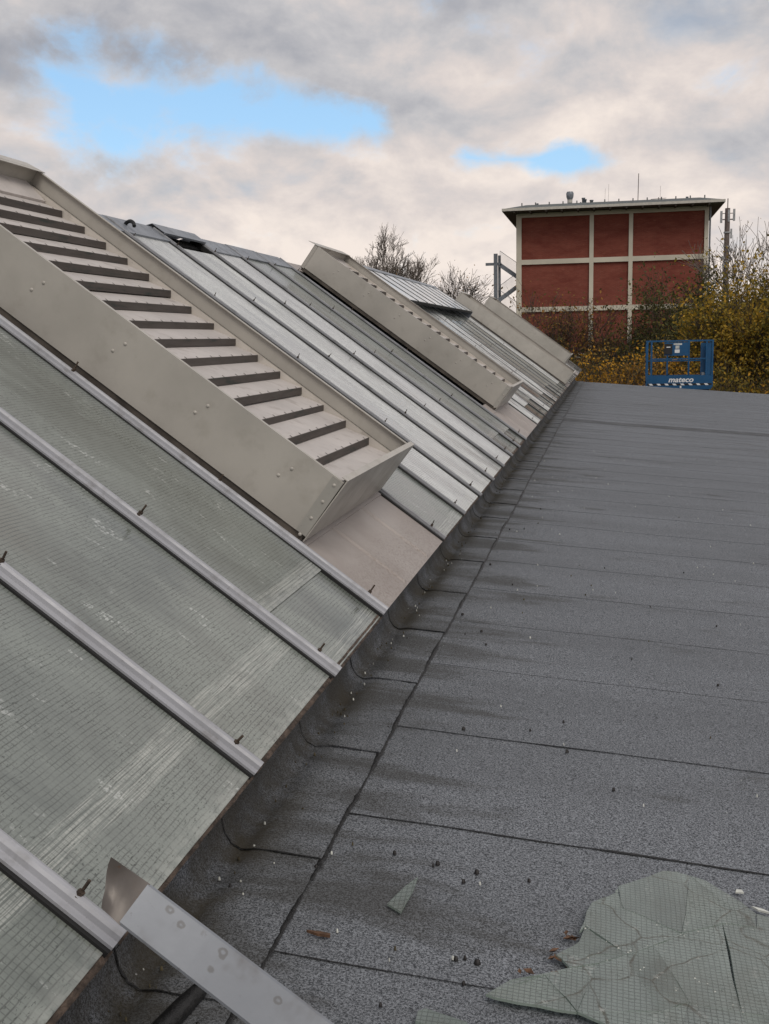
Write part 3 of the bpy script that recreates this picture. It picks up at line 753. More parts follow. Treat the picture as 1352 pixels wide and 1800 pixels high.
# black cable loop at the ridge
m = MB(); c0 = GP(7.05, SR - .10, .05)
lp = [c0 + Vector((.035 * math.cos(a) - .012 * a, .07 * math.sin(a * .5), .04 * math.sin(a) - .02)) for a in [i / 14 * math.pi * 1.25 for i in range(15)]]
m.tube(lp, .013, 8); tag(m.build('cable_loop', M['rubber']), 'short loop of black cable on the ridge behind the nearest louvre box', 'cable')

# broken wired glass lying on the felt (points measured on the roof)
K = dict(a=(-.248, 2.163), b=(-.203, 2.228), c=(-.073, 2.32), d=(-.106, 2.361), e=(-.054, 2.435), f=(-.055, 2.477), g=(-.025, 2.629), h=(.034, 2.697), i=(.041, 2.735), j=(.16, 2.858), k=(.201, 2.868),
         l=(.218, 2.858), m=(.274, 2.838), n=(.357, 2.749), o=(.388, 2.698), p=(.47, 2.69), q=(.55, 2.28), r=(-.05, 2.157), s=(-.179, 2.154), t=(.058, 2.41), u=(.192, 2.547), v=(.296, 2.623), w=(.054, 2.62),
         x=(-.04, 2.507), y=(.191, 2.263), z=(.123, 2.471), A=(.301, 2.26), B=(-.005, 2.357), C=(.124, 2.208), D=(-.126, 2.272), E=(.379, 2.63), F=(.233, 2.855), G=(.45, 2.05), H=(.15, 2.06), I=(.62, 2.55), J=(.33, 2.05))
shards = ['abD', 'aDrs', 'DcBr', 'bcD', 'dext', 'dtcX', 'fgwutx', 'xe', 'ghiw', 'wijku', 'kFEvu', 'lmnoEF', 'Btyrx', 'tzyC', 'zuvA', 'vEopIqA', 'CyHr', 'yAJH', 'AqGJ']
shards = [['a', 'b', 'D'], ['a', 'D', 'r', 's'], ['b', 'c', 'D'], ['D', 'c', 'B', 'r'], ['d', 'e', 'x', 't'], ['d', 't', 'B', 'c'], ['x', 'f', 'g', 'w', 'u', 't'], ['g', 'h', 'i', 'w'], ['w', 'i', 'j', 'k', 'F', 'u'], ['F', 'E', 'v', 'u'],
          ['F', 'm', 'n', 'o', 'E'], ['r', 'B', 't', 'C'], ['t', 'z', 'y', 'C'], ['t', 'u', 'z'], ['z', 'u', 'v', 'A', 'y'], ['v', 'E', 'o', 'p', 'I', 'q', 'A'], ['r', 'C', 'y', 'H'], ['y', 'A', 'J', 'H'], ['A', 'q', 'G', 'J']]
ctr = Vector((.12, 2.45, zr(.12) + .014)); tl = math.atan(SL)
bg = empty('broken_glass_sheet', ctr, Matrix.Rotation(tl, 3, 'Y'))
tag(bg, 'large cracked sheet of wired glass lying flat on the grey felt', 'broken glass')
gr = random.Random(5)
for sh in shards:
    P2 = [Vector(K[c]) - Vector((.12, 2.45)) for c in sh]; cc = sum(P2, Vector((0, 0))) / len(P2)
    # round off and chip the outline a little
    pts = []
    for i, p in enumerate(P2):
        qn = P2[(i + 1) % len(P2)]
        for tt in (0, .33, .66):
            w_ = p.lerp(qn, tt); j_ = .004 if tt else 0
            w_ = w_ + Vector((gr.uniform(-j_, j_), gr.uniform(-j_, j_))); dd = (cc - w_); pts.append(w_ + dd.normalized() * .0009)
    area = sum(pts[i].x * pts[(i + 1) % len(pts)].y - pts[(i + 1) % len(pts)].x * pts[i].y for i in range(len(pts)))
    if area < 0: pts.reverse()
    n = len(pts); h0 = .004 + gr.uniform(0, .0016); ta, tb = gr.uniform(-.012, .012), gr.uniform(-.012, .012)
    zz = lambda p: h0 + (p - cc).x * ta + (p - cc).y * tb + .004
    m = MB(); v = [(p.x, p.y, zz(p)) for p in pts] + [(p.x, p.y, zz(p) + .0065) for p in pts]
    m.add(v, [tuple(range(n))[::-1], tuple(range(n, 2 * n))] + [(i, (i + 1) % n, n + (i + 1) % n, n + i) for i in range(n)])
    m.build('shard', M['glass_broken'], bg)
def small_shard(name, x, y, pts, label, cat, mat, tiltv=(0, 0), th=.006, h=.006):
    e = MB(); n = len(pts)
    v = [(px, py, px * tiltv[0] + py * tiltv[1]) for px, py in pts] + [(px, py, px * tiltv[0] + py * tiltv[1] + th) for px, py in pts]
    e.add(v, [tuple(range(n))[::-1], tuple(range(n, 2 * n))] + [(i, (i + 1) % n, n + (i + 1) % n, n + i) for i in range(n)])
    o = e.build(name, mat, None, (x, y, zr(x) + .012 + h)); o.rotation_euler = (0, tl, 0); tag(o, label, cat); return o
small_shard('glass_shard', -.50, 2.50, [(-.028, -.02), (.012, -.048), (.030, .02), (.034, .058), (.006, .03)], 'small lone triangular glass splinter on the felt near the long seam', 'glass shard', M['glass_broken'], (.25, .35), h=.016)
small_shard('glass_shard', -.335, 2.070, [(-.045, -.03), (.02, -.045), (.050, -.03), (.062, -.015), (.02, -.004), (-.03, .010), (-.045, .0)], 'dirty lump of broken glass and putty left of the large cracked sheet', 'glass shard', M['glass_broken'], (.06, .12), th=.009)
small_shard('glass_shard', .36, 2.83, [(-.010, -.008), (.012, -.004), (.008, .010), (-.006, .008)], 'tiny clear glass chip lying behind the large cracked sheet', 'glass shard', M['chip'], (0, 0), th=.004, h=.002)
small_shard('glass_shard', .405, 2.745, [(-.022, .010), (-.008, -.004), (.024, -.010), (.006, .004)], 'white pointed splinter at the top edge of the large cracked sheet', 'glass shard', M['chip'], (0, 0), th=.005, h=.003)
small_shard('wood_chip', -.66, 2.30, [(-.030, .002), (.0, -.006), (.030, -.004), (.028, .004), (0, .006)], 'small dark red splinter lying on the felt under the loose strip', 'splinter', M['litter'], (0, 0), th=.007, h=.003)
# dry leaves caught against the broken sheet
def leafy(name, spots, mat, sz, label, cat, seed):
    r_ = random.Random(seed); m = MB()
    for x, y in spots:
        s = sz * r_.uniform(.6, 1.2); a = r_.uniform(0, 6.28); c, s_ = math.cos(a) * s, math.sin(a) * s; z = zr(x) + .017 + r_.uniform(0, .008)
        m.add([(x - c, y - s_, z + .004), (x + s_ * .45, y - c * .45, z + r_.uniform(0, .008)), (x + c, y + s_, z + .006), (x - s_ * .45, y + c * .45, z + r_.uniform(0, .010)), (x, y, z - .001)], [(0, 1, 4), (1, 2, 4), (2, 3, 4), (3, 0, 4)], True)
    o = m.build(name, mat); tag(o, label, cat, kind='stuff'); return o
r_ = random.Random(2)
leafy('leaf_litter', [(-.09 + r_.gauss(0, .02), 2.37 + r_.gauss(0, .025)) for _ in range(9)] + [(-.065 + r_.gauss(0, .012), 2.455 + r_.gauss(0, .012)) for _ in range(6)] + [(-.16, 2.275), (-.18, 2.27)], M['litter'], .017, 'curled brown dry leaves caught at the edge of the cracked glass', 'leaf litter', 4)
def scatter(name, spots, mat, label, cat, lo, hi, seed, flat=.6):
    r_ = random.Random(seed); m = MB()
    for x, y in spots:
        s = r_.uniform(lo, hi); z = zr(x) + .0165 + und(x, y); pts = []
        n = 6; top = []; bot = []
        for k in range(n):
            a = 2 * math.pi * k / n; q = s * r_.uniform(.7, 1.25); bot.append((x + q * 1.25 * math.cos(a), y + q * math.sin(a), z - .008)); top.append((x + q * .8 * math.cos(a), y + q * .6 * math.sin(a), z + s * flat))
        m.add(bot + top, [(k, (k + 1) % n, n + (k + 1) % n, n + k) for k in range(n)] + [tuple(range(n, 2 * n))], True)
    o = m.build(name, mat); tag(o, label, cat, kind='stuff'); return o
rs = random.Random(9)
def field(n, ymax, bias=1.6):
    out = []
    while len(out) < n:
        y = 1.9 + (ymax - 1.9) * rs.random() ** bias; x = rs.uniform(-.95, min(6., .25 * y + .2))
        if -.27 < x < .6 and 2.0 < y < 2.88: continue
        out.append((x, y))
    return out
scatter('dark_pellets', field(46, 9) + [(-.45, 2.72), (-.44, 2.735), (-.33, 2.72), (-.36, 2.66), (-.33, 2.30), (-.31, 2.31), (-.28, 2.30), (-.30, 2.21), (-.19, 2.72), (-.49, 2.515)], M['pellet'], 'small dark pellets scattered over the grey felt', 'debris', .003, .0062, 1)
scatter('white_chips', field(95, 16, 1.3) + [(-.98 + rs.gauss(0, .04), rs.uniform(2, 7)) for _ in range(40)], M['chip'], 'tiny white chips of glass and lime scattered over the felt', 'debris', .0012, .0036, 2, .3)
scatter('moss_crumbs', [(-.98 + rs.gauss(0, .035), rs.uniform(1.7, 12)) for _ in range(160)] + field(30, 14), M['crumb'], 'brown moss crumbs lying along the gutter crease and the felt', 'debris', .0012, .0038, 3, .4)

ck = []
for a_, b_ in (('c', 't'), ('t', 'u'), ('u', 'v'), ('v', 'E'), ('w', 'u'), ('x', 't'), ('t', 'y'), ('z', 'A')):
    p, q = Vector(K[a_]), Vector(K[b_])
    for _ in range(9): w_ = p.lerp(q, rs.random()); ck.append((w_.x + rs.gauss(0, .008), w_.y + rs.gauss(0, .008)))
r_ = random.Random(8); m = MB()
for x, y in ck:
    s_ = r_.uniform(.0012, .0042); z = zr(x) + .0285; a_ = r_.uniform(0, 6)
    m.add([(x + s_ * math.cos(a_ + t), y + s_ * math.sin(a_ + t), z) for t in (0, 2.1, 4.2)] + [(x, y, z + s_ * .8)], [(0, 1, 3), (1, 2, 3), (2, 0, 3)])
tag(m.build('glass_crumbs', M['chip']), 'white crushed glass crumbs along the cracks of the broken sheet', 'debris', kind='stuff')

# ------------------------------------------------------------------ brick building in the background
BY = 80.
bb = empty('brick_building', (0, BY, -6.2)); tag(bb, 'red brick building with pale concrete grid and flat overhanging roof', 'building')
def bz(z): return z + 6.2
MB().box(-6.52, 6.64, .32, 13, 0, bz(10.25)).build('core_wall', M['brick'], bb)
xs = [(-6.21, -1.41), (-1.12, 1.31), (1.59, 6.43)]; zs = [(6.98, 9.93), (3.62, 6.64), (.27, 3.28), (-3.08, -.07), (-6.2, -3.42)]
for x0, x1 in xs:
    for z0, z1 in zs: MB().box(x0 - .03, x1 + .03, .14, .30, bz(z0) - .03, bz(z1) + .03).build('brick_panel', M['brick'], bb)
for a, b in ((-6.58, -6.21), (-1.41, -1.12), (1.31, 1.59), (6.43, 6.70)): MB().box(a, b, 0, .31, 0, bz(10.22)).build('pilaster', M['render'], bb)
for a, b in ((9.93, 10.22), (6.64, 6.98), (3.28, 3.62), (-.07, .27), (-3.42, -3.08)):
    for x0, x1 in ((-6.21, -1.41), (-1.12, 1.31), (1.59, 6.43)): MB().box(x0 + .001, x1 - .001, .004, .305, bz(a), bz(b)).build('floor_band', M['render'], bb)
rf = MB().box(-7.44, 7.6, -1.5, 14.2, bz(10.26), bz(10.42)).build('roof', M['soffit'], bb)
MB().box(-7.46, 7.62, -1.54, -1.505, bz(10.262), bz(10.44)).build('fascia', M['fascia'], rf)
MB().box(-7.47, -7.442, -1.505, 14.2, bz(10.262), bz(10.44)).build('fascia', M['fascia'], rf)
MB().box(7.602, 7.63, -1.505, 14.2, bz(10.262), bz(10.44)).build('fascia', M['fascia'], rf)
MB().hexa([(-7.40, -1.45, bz(10.43)), (7.55, -1.45, bz(10.43)), (7.55, 14.1, bz(10.43)), (-7.4, 14.1, bz(10.43)), (-5.9, .6, bz(10.86)), (6.1, .6, bz(10.86)), (6.1, 12, bz(10.86)), (-5.9, 12, bz(10.86))]).build('roof_covering', M['roofing'], rf)
for i in range(13): x = -6.6 + i * 1.1; MB().box(x - .06, x + .06, -1.45, -.02, bz(10.14), bz(10.258)).build('rafter_end', M['soffit'], rf)
# chimney and roof vents
m = MB(); m.tube([(-2.94, 4, bz(10.8)), (-2.94, 4, bz(11.55))], .17, 12).tube([(-2.94, 4, bz(11.5)), (-2.94, 4, bz(11.7)), (-2.94, 4, bz(11.95)), (-2.94, 4, bz(12.08))], [.18, .26, .28, .22], 12); ch = m.build('chimney', M['steel'], rf)
MB().tube([(-2.94, 4, bz(11.28)), (-2.94, 4, bz(11.5))], .185, 12).build('pale_collar', M['fascia'], ch)
for x, r_, z in ((-1.95, .14, 11.6), (-1.82, .12, 11.5), (-1.36, .15, 11.42), (-5.33, .09, 11.35), (5.47, .10, 11.35), (-2.15, .06, 11.3), (6.0, .06, 11.15)):
    MB().tube([(x, 4, bz(10.8)), (x, 4, bz(z) - .1), (x, 4, bz(z) - .09), (x, 4, bz(z))], [r_ * .8, r_ * .8, r_, r_], 10).build('roof_vent', M['steel'], rf)
for i in range(14): x = -6.2 + i * .97; MB().tube([(x, .3, bz(10.7)), (x, .3, bz(10.98))], .045, 6).build('roof_knob', M['roofing'], rf)
for x, z, r_ in ((1.98, 13.15, .028), (3.55, 12.2, .009), (-.4, 12.2, .008), (-.15, 12.5, .008)): MB().tube([(x, 4, bz(10.8)), (x + .03, 4, bz(z))], r_, 5).build('aerial', M['mastm'], rf)
m = MB(); m.tube([(2.9, 4, bz(11.28)), (4.0, 4, bz(11.32))], .02, 5).tube([(3.45, 4, bz(10.8)), (3.45, 4, bz(11.4))], .03, 5); m.build('aerial', M['mastm'], rf)
# downpipe on the right corner
MB().tube([(6.80, .15, 0), (6.80, .15, bz(10.15))], .06, 8).build('downpipe', M['steel'], bb)

# outside stair on the left of the building
ss = empty('steel_stair', (-8.05, 81, -6.2)); tag(ss, 'grey galvanised outside stair with diagonal flights left of the brick building', 'stair')
MB().box(-.25, .02, -.12, .12, 0, bz(7.56)).build('post', M['steel'], ss); MB().box(.04, .22, .2, .4, 0, bz(7.45)).build('post', M['steel'], ss)
MB().box(-.85, .3, -.06, .06, bz(6.72), bz(6.92)).build('cross_arm', M['steel'], ss)
def flight(x0, z0, x1, z1):
    f_ = MB().beam((x0, 0, bz(z0)), (x1, 0, bz(z1)), .12, .30).build('flight', M['steel'], ss)
    MB().beam((x0, 0, bz(z0) + 1.0), (x1, 0, bz(z1) + 1.0), .03, .035).build('handrail', M['steel'], f_)
    n = 16
    for i in range(n + 1):
        t = i / n; x = x0 + (x1 - x0) * t; z = z0 + (z1 - z0) * t; MB().beam((x, 0, bz(z)), (x, 0, bz(z) + 1.0), .018, .018).build('baluster', M['steel'], f_)
flight(.2, 6.75, 1.46, 5.85); flight(1.46, 5.15, .1, 4.2); flight(.1, 4.0, 1.46, 3.0)

# antenna mast to the right behind the building
am = empty('antenna_mast', (10.9, 110, -6.2)); tag(am, 'tall slim phone mast with panel antennas right of the brick building', 'mast')
MB().tube([(0, 0, 0), (.0, 0, bz(13.2))], [.33, .24], 10).build('pole', M['mastm'], am); MB().tube([(0, 0, bz(13.1)), (0, 0, bz(14.1))], .05, 6).build('tip', M['mastm'], am)
MB().box(-.60, .60, -.04, .04, bz(12.12), bz(12.22)).build('bracket', M['mastm'], am); MB().box(-.52, .52, -.03, .03, bz(12.7), bz(12.76)).build('bracket', M['mastm'], am)
for x, z in ((-.58, 12.4), (.58, 12.55), (.1, 12.5)): MB().box(x - .10, x + .10, -.28, -.12, bz(z) - .55, bz(z) + .55).build('panel_antenna', M['antenna'], am)
MB().box(.30, .46, -.1, .05, bz(10.4), bz(11.3)).build('panel_antenna', M['antenna'], am)
for x, z in ((-.34, 8.6), (.34, 8.5), (.3, 9.3), (-.25, 7.9), (0, 7.8)):
    m = MB(); m.tube([(x, -.3, bz(z)), (x, -.15, bz(z))], [.20, .14], 12); m.build('dish', M['antenna'], am)
MB().box(-.42, .42, -.3, .3, bz(7.2), bz(7.26)).build('platform', M['mastm'], am)
for z in (6.6, 8.2, 9.6, 10.9): MB().tube([(0, 0, bz(z)), (0, 0, bz(z) + .14)], .33, 10).build('clamp', M['antenna'], am)

# ------------------------------------------------------------------ scissor lift beyond the roof edge
lf = empty('scissor_lift', (1.20, 36.15, -6.2)); tag(lf, 'blue scissor lift platform raised just beyond the far roof edge', 'lift')
def lz(z): return z + 6.2
LW, LD = 2.08, .86
MB().box(0, LW, 0, LD, lz(-.12), lz(-.06)).build('deck', M['steel'], lf)
# front fascia board with stripes and lettering
fb = MB(); c_ = .07
fb.add([(0, -.03, lz(.13)), (LW, -.03, lz(.13)), (LW, -.03, lz(-.22)), (LW - c_, -.03, lz(-.32)), (c_, -.03, lz(-.32)), (0, -.03, lz(-.22)),
        (0, -.002, lz(.13)), (LW, -.002, lz(.13)), (LW, -.002, lz(-.22)), (LW - c_, -.002, lz(-.32)), (c_, -.002, lz(-.32)), (0, -.002, lz(-.22))],
       [(5, 4, 3, 2, 1, 0)[::1], (6, 7, 8, 9, 10, 11), (0, 1, 7, 6), (1, 2, 8, 7), (2, 3, 9, 8), (3, 4, 10, 9), (4, 5, 11, 10), (5, 0, 6, 11)])
fbo = fb.build('toe_board', M['blue'], lf)
MB().box(.04, LW - .04, -.033, -.0305, lz(-.185), lz(-.125)).build('stripe_band', M['black'], fbo)
for i in range(8):
    x = .08 + i * .246; MB().hexa([(x + .05, -.0365, lz(-.183)), (x + .15, -.0365, lz(-.183)), (x + .15, -.0335, lz(-.183)), (x + .05, -.0335, lz(-.183)), (x, -.0365, lz(-.127)), (x + .10, -.0365, lz(-.127)), (x + .10, -.0335, lz(-.127)), (x, -.0335, lz(-.127))]).build('white_stripe', M['white'], fbo)
MB().box(1.06, 1.11, -.036, -.031, lz(-.27), lz(-.20)).build('sticker', M['white'], fbo)
cu = bpy.data.curves.new('mateco', 'FONT'); cu.body = 'mateco'; cu.size = .235; cu.align_x = 'CENTER'; cu.shear = .25; cu.offset = .0055; cu.extrude = .002; cu.space_character = 1.0
tmp = bpy.data.objects.new('lettering', cu); col.objects.link(tmp)
bpy.context.view_layer.update()
me = bpy.data.meshes.new_from_object(tmp.evaluated_get(bpy.context.evaluated_depsgraph_get())); bpy.data.objects.remove(tmp)
me.materials.clear(); me.materials.append(M['white'])
lo = bpy.data.objects.new('lettering', me); lo.location = (LW * .52, -.034, lz(-.08)); lo.rotation_euler = (math.pi / 2, 0, 0); lo.scale = (1.1, 1, 1); link(lo, fbo)
MB().box(0, LW, LD, LD + .03, lz(-.25), lz(.12)).build('toe_board', M['blue'], lf)
for x in (0., LW - .03): MB().box(x, x + .03, .001, LD - .001, lz(-.2), lz(.12)).build('toe_board', M['blue'], lf)
zt = 1.20
for y in (-.01, LD):
    for x in ((.03, .16, 1.87, 2.05) if y < 0 else (.03, .7, 1.38, 2.05)): MB().box(x - .028, x + .028, y, y + .045, lz(-.06 if y > 0 else .131), lz(zt)).build('post', M['blue'], lf)
    MB().box(0, LW, y, y + .045, lz(zt + .001), lz(zt + .05)).build('top_rail', M['blue'], lf)
    if y > 0: MB().box(0.06, LW - .06, y + .005, y + .04, lz(.56), lz(.605)).build('mid_rail', M['blue'], lf)
    else: MB().box(.19, 1.84, y + .005, y + .04, lz(.64), lz(.68)).build('mid_rail', M['blue'], lf)
for x in (.005, LW - .05):
    MB().box(x, x + .045, .036, LD - .001, lz(zt), lz(zt + .045)).build('top_rail', M['blue'], lf); MB().box(x, x + .045, .036, LD - .001, lz(.58), lz(.625)).build('mid_rail', M['blue'], lf)
MB().box(1.70, 1.86, .2, .25, lz(-.05), lz(1.15)).build('gate_post', M['blue'], lf); MB().box(1.88, 2.04, .02, .05, lz(.14), lz(1.15)).build('gate_panel', M['blue'], lf)
MB().box(.55, 1.30, -.03, -.012, lz(.76), lz(1.18)).build('control_panel', M['blue'], lf)
MB().box(.55, .80, -.09, -.031, lz(.82), lz(1.14)).build('control_box', M['black'], lf); MB().box(.62, .74, -.093, -.0905, lz(1.02), lz(1.05)).build('sticker', M['white'], lf)
MB().box(.84, 1.10, -.034, -.031, lz(1.10), lz(1.15)).build('sticker', M['chip'], lf); MB().box(.90, 1.02, -.034, -.031, lz(.98), lz(1.08)).build('sticker', M['chip'], lf); MB().box(.88, 1.03, -.034, -.031, lz(.85), lz(.955)).build('sticker', M['white'], lf)
MB().tube([(1.77, .10, lz(-.05)), (1.77, .10, lz(.22))], .06, 10).build('grey_canister', M['steel'], lf)
for i in range(6):
    z0, z1 = -.38 - i * .86, -.38 - (i + 1) * .86
    for y in (.18, .62):
        MB().beam((.2, y, lz(z0)), (1.9, y, lz(z1)), .05, .12).build('scissor_arm', M['black'], lf); MB().beam((1.9, y + .07, lz(z0)), (.2, y + .07, lz(z1)), .05, .12).build('scissor_arm', M['black'], lf)
MB().box(.1, LW - .1, .08, LD - .08, lz(-.36), lz(-.125)).build('underframe', M['black'], lf)
MB().box(-.05, LW + .05, .02, LD - .02, .2, .62).build('chassis', M['blue'], lf)
for x in (.25, LW - .25):
    for y in (-.03, LD - .13): MB().tube([(x, y, .22), (x, y + .15, .22)], .22, 16).build('wheel', M['black'], lf)

# ------------------------------------------------------------------ trees and shrubs
def leaf_object(name, P, size, mat, parent, seed, tones=None, loc=(0, 0, 0)):
    r = np.random.default_rng(seed); n = len(P)
    a = r.normal(size=(n, 3)); a /= np.linalg.norm(a, axis=1)[:, None]; b = np.cross(a, r.normal(size=(n, 3))); b /= np.linalg.norm(b, axis=1)[:, None]
    s = (size * r.uniform(.6, 1.3, n))[:, None]; a = a * s; b = b * s * .55
    V = np.stack([P - a, P - b * 1.0 + a * .1, P + a, P + b + a * .1], 1).reshape(-1, 3)
    me = bpy.data.meshes.new(name); me.vertices.add(4 * n); me.vertices.foreach_set('co', V.ravel().astype('f4'))
    me.loops.add(4 * n); me.loops.foreach_set('vertex_index', np.arange(4 * n, dtype='i4')); me.polygons.add(n)
    me.polygons.foreach_set('loop_start', np.arange(0, 4 * n, 4, dtype='i4')); me.polygons.foreach_set('loop_total', np.full(n, 4, dtype='i4'))
    at = me.attributes.new('tone', 'FLOAT', 'POINT'); tn = r.uniform(0, 1, n) if tones is None else np.clip(tones + r.normal(0, .16, n), 0, 1)
    at.data.foreach_set('value', np.repeat(tn, 4).astype('f4')); me.materials.append(mat); me.update(); me.validate()
    o = bpy.data.objects.new(name, me); o.location = loc; return link(o, parent)
def branches(seed, H, trunk_r, depth=5, spread=.55, start=.28, kids=(3, 4), ratio=.70, up=.25, stems=1, lean=.12, wobble=.12):
    r = random.Random(seed); segs = []; tips = []
    def grow(p, d, L, rad, lev):
        n = 4 if lev < 2 else 3; pts = [p]; q = p
        for i in range(n):
            d = (d + Vector((r.gauss(0, wobble), r.gauss(0, wobble), r.gauss(0, wobble * .6) + up * .12))).normalized(); q = q + d * (L / n); pts.append(q)
        r1 = rad * (.55 if lev < depth else .35); segs.append((pts, rad, r1, lev))
        if lev >= depth: tips.append((pts[-1], d)); return
        if lev >= depth - 1: tips.append((pts[2], d))
        for k in range(r.randint(*kids)):
            t = r.uniform(.45 if lev else start + .25, 1.0); i = min(int(t * n), n - 1); base = pts[i].lerp(pts[i + 1], t * n - i)
            ax = d.orthogonal().normalized(); ax.rotate(Matrix.Rotation(r.uniform(0, 6.283), 3, d)); nd = (d + ax * r.uniform(spread * .6, spread * 1.5) + Vector((0, 0, up))).normalized()
            grow(base, nd, L * ratio * r.uniform(.75, 1.15), rad * (1 - .45 * t) * .62, lev + 1)
        grow(pts[-1], d, L * ratio, r1, lev + 1)
    for s in range(stems):
        d = Vector((r.gauss(0, lean), r.gauss(0, lean), 1)).normalized(); p0 = Vector((r.gauss(0, .25), r.gauss(0, .25), 0)) if stems > 1 else Vector((0, 0, 0))
        grow(p0, d, H * (.42 if stems == 1 else .36) * r.uniform(.85, 1.1), trunk_r, 0)
    return segs, tips
def tree(name, loc, H, seed, leafmat, nleaf, lsize, label, cat='tree', trunk_r=.12, depth=5, spread=.55, stems=1, up=.25, cl=.32, ratio=.72, kids=(3, 4), bark='bark', minr=.006, group=None, tone=(.5, .25), wobble=.12, lean=.12, yscale=1., keep=1.):
    e = empty(name, loc); tag(e, label, cat, group)
    segs, tips = branches(seed, H, trunk_r, depth, spread, .28, kids, ratio, up, stems, lean, wobble)
    zmax = max(p.z for p, _ in tips); k = H / zmax
    tm = MB(); bm = MB()
    for pts, r0, r1, lev in segs:
        n = 7 if lev == 0 else (4 if lev < 3 else 3); m = tm if lev == 0 else bm
        m.tube([p * k for p in pts], [max(minr, (r0 + (r1 - r0) * i / (len(pts) - 1)) * k) for i in range(len(pts))], n, caps=False)
    to = tm.build('trunk', M[bark], e); bm.build('branches', M[bark], e)
    if nleaf:
        rr_ = np.random.default_rng(seed); T_ = np.array([tuple(p * k) for p, _ in tips])
        # clumps: each tip carries a tuft; whole regions share a tone
        sel = rr_.integers(0, len(T_), nleaf); P = T_[sel] + rr_.normal(0, cl, (nleaf, 3)) * np.array([1, 1, .8])
        tt = np.array([fnz(*(Vector(t) * .8)) for t in T_]); tn = tone[0] + tone[1] * 1.6 * tt[sel] + tone[1] * rr_.normal(0, .5, len(T_))[sel]
        ok = P[:, 2] > .15; leaf_object('crown', P[ok], lsize, M[leafmat], e, seed, tn[ok])
    return e
GZ = -6.2
far = 'bare trees behind the glass roof'
tree('bare_tree', (-16.9, 90, GZ), 16.9, 21, None, 0, 0, 'tall leafless tree with rounded crown behind the middle of the glass roof', trunk_r=.22, depth=7, spread=.52, up=.22, kids=(2, 3), ratio=.70, minr=.012, group=far, bark='bark_pale', wobble=.16)
tree('bare_tree', (-20.2, 93, GZ), 13.7, 22, 'leaf_rust', 900, .07, 'thin twiggy tree left of the tall leafless tree', trunk_r=.16, depth=6, spread=.7, up=.12, kids=(2, 3), ratio=.74, minr=.013, group=far, stems=2, cl=.25)
tree('bare_tree', (-14.7, 84, GZ), 13.2, 23, 'leaf_rust', 1500, .075, 'low twiggy tree right of the tall leafless tree', trunk_r=.16, depth=6, spread=.7, up=.1, kids=(2, 3), ratio=.74, minr=.013, group=far, stems=2, cl=.3)
tree('bare_tree', (-11.3, 80, GZ), 13.3, 24, 'leaf_rust', 1400, .07, 'sparse brown tree with few leaves left of the steel stair', trunk_r=.16, depth=6, spread=.75, up=.08, kids=(2, 3), ratio=.75, minr=.012, group=far, stems=2, cl=.3)
tree('evergreen_shrub', (-12.3, 74, GZ), 10.9, 25, 'leaf_green', 5000, .11, 'dark green bushy shrub low behind the glass roof ridge', 'shrub', trunk_r=.14, depth=4, spread=.8, stems=3, cl=.5)
tree('autumn_shrub', (-4.3, 58, GZ), 10.7, 26, 'leaf_rust', 9000, .085, 'russet shrub before the left corner of the brick building', 'shrub', trunk_r=.10, depth=5, spread=.62, stems=4, cl=.36, group='autumn shrubs', tone=(.5, .3))
tree('autumn_shrub', (-1.9, 54, GZ), 7.5, 27, 'leaf_olive', 8000, .085, 'olive brown shrub before the left brick panels', 'shrub', trunk_r=.10, depth=5, spread=.65, stems=4, cl=.4, group='autumn shrubs', tone=(.45, .3))
tree('autumn_shrub', (.5, 58, GZ), 8.9, 28, 'leaf_olive', 4500, .085, 'loose olive shrub before the middle of the brick building', 'shrub', trunk_r=.10, depth=5, spread=.62, stems=4, cl=.42, group='autumn shrubs', tone=(.5, .3))
tree('autumn_shrub', (2.3, 57, GZ), 8.8, 29, 'leaf_rust', 4000, .08, 'thin russet shrub between the middle and the dark olive tree', 'shrub', trunk_r=.10, depth=5, spread=.66, stems=4, cl=.45, group='autumn shrubs', tone=(.35, .3))
tree('olive_tree', (4.15, 55, GZ), 11.3, 30, 'leaf_olive', 26000, .085, 'dark olive tree covering the right corner of the brick building', trunk_r=.15, depth=5, spread=.55, stems=3, cl=.42, tone=(.30, .25))
tree('yellow_tree', (5.75, 46, GZ), 11.0, 31, 'leaf_yellow', 24000, .082, 'yellow green autumn tree at the right edge of the picture', trunk_r=.15, depth=5, spread=.42, stems=3, cl=.42, tone=(.58, .32))
tree('yellow_tree', (7.6, 52, GZ), 9.6, 41, 'leaf_olive', 12000, .09, 'dull green autumn tree behind the yellow one at the right edge', trunk_r=.15, depth=5, spread=.5, stems=3, cl=.45, tone=(.5, .3))
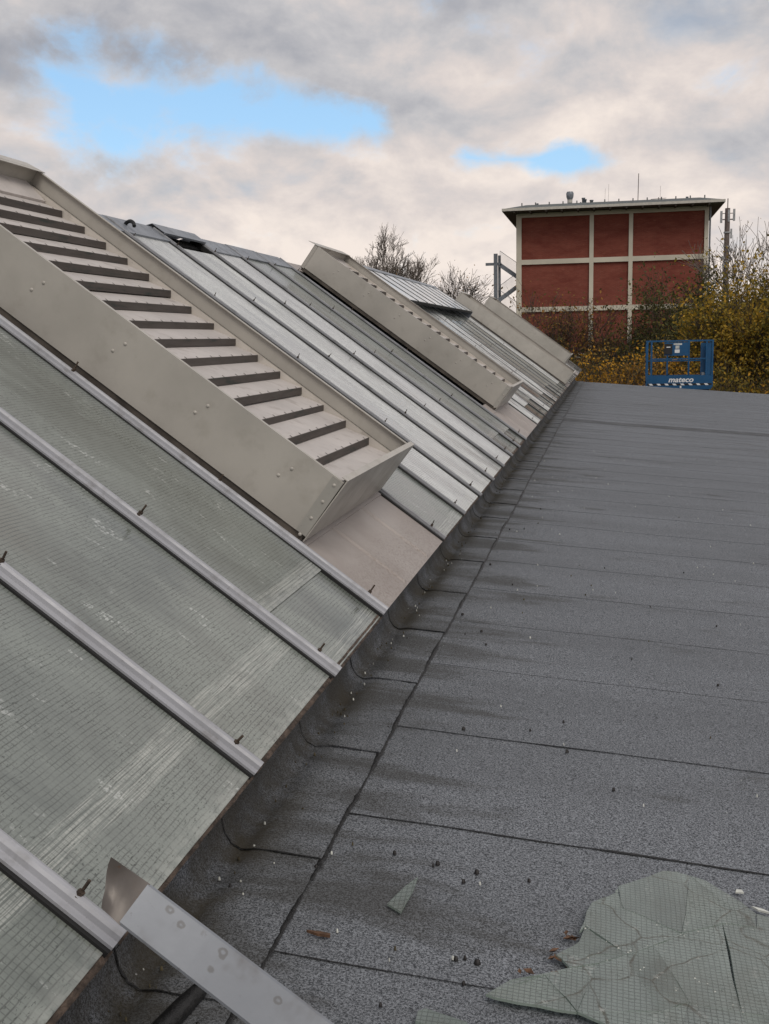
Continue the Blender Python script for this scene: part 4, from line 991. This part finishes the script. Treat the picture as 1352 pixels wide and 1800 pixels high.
tree('birch_tree', (8.0, 64, GZ), 14.0, 32, 'leaf_yellow', 500, .06, 'bare pale birch rising above the yellow tree at the right edge', trunk_r=.15, depth=6, spread=.5, up=.2, kids=(2, 3), ratio=.76, minr=.012, bark='bark_pale', cl=.25)
tree('birch_tree', (9.8, 66, GZ), 14.6, 45, None, 0, .06, 'bare pale birch half cut off by the right picture edge', trunk_r=.15, depth=6, spread=.55, up=.2, kids=(2, 3), ratio=.76, minr=.012, bark='bark_pale', cl=.25)
lows = [(-3.0, 45, 6.9, 'leaf_olive', 'low olive bush at the end of the glass roof'), (-1.5, 42, 6.6, 'leaf_ochre', 'low golden bush right of the farthest louvre box'), (-.2, 44, 7.0, 'leaf_ochre', 'golden bush midway between the louvre boxes and the lift'),
        (1.0, 42, 6.7, 'leaf_rust', 'brown bush touching the left side of the blue lift'), (2.0, 45, 7.6, 'leaf_ochre', 'bright orange bush rising above the blue lift'), (3.2, 43, 6.9, 'leaf_ochre', 'golden bush seen through the lift railings'),
        (4.5, 42, 6.9, 'leaf_yellow', 'yellow bush right of the blue lift'), (5.7, 40, 6.2, 'leaf_ochre', 'golden bush low at the right edge of the roof'), (7.0, 41, 7.1, 'leaf_olive', 'olive bush beyond the right end of the roof edge'),
        (.6, 50, 7.6, 'leaf_olive', 'dull green bush behind the golden ones left of the lift'), (3.4, 50, 8.1, 'leaf_olive', 'dull green bush standing behind the blue lift')]
for i, (x, y, h, lm_, lb) in enumerate(lows):
    tree('autumn_bush', (x, y, GZ), h, 60 + i, lm_, 9500, .07, lb, 'bush', trunk_r=.07, depth=4, spread=.75, stems=6, cl=.30, group='low autumn bushes behind the roof', tone=(.55, .40), lean=.25)

# a distant wooded rise closes the horizon
r_ = np.random.default_rng(77); n = 60000
ang = r_.uniform(R(-60), R(45), n); dist = r_.uniform(230, 320, n); hh = np.array([6.5 + 5 * fnz(a * 9, 1.) + 2 * fnz(a * 40, 7.) for a in ang]) * np.sqrt(r_.uniform(0, 1, n))
P = np.stack([np.sin(ang) * dist, np.cos(ang) * dist, GZ + hh], 1)
w_ = leaf_object('distant_wood', P, .75, M['leaf_rust'], None, 5, np.full(n, .3)); tag(w_, 'distant brown wood along the horizon', 'wood', kind='stuff')
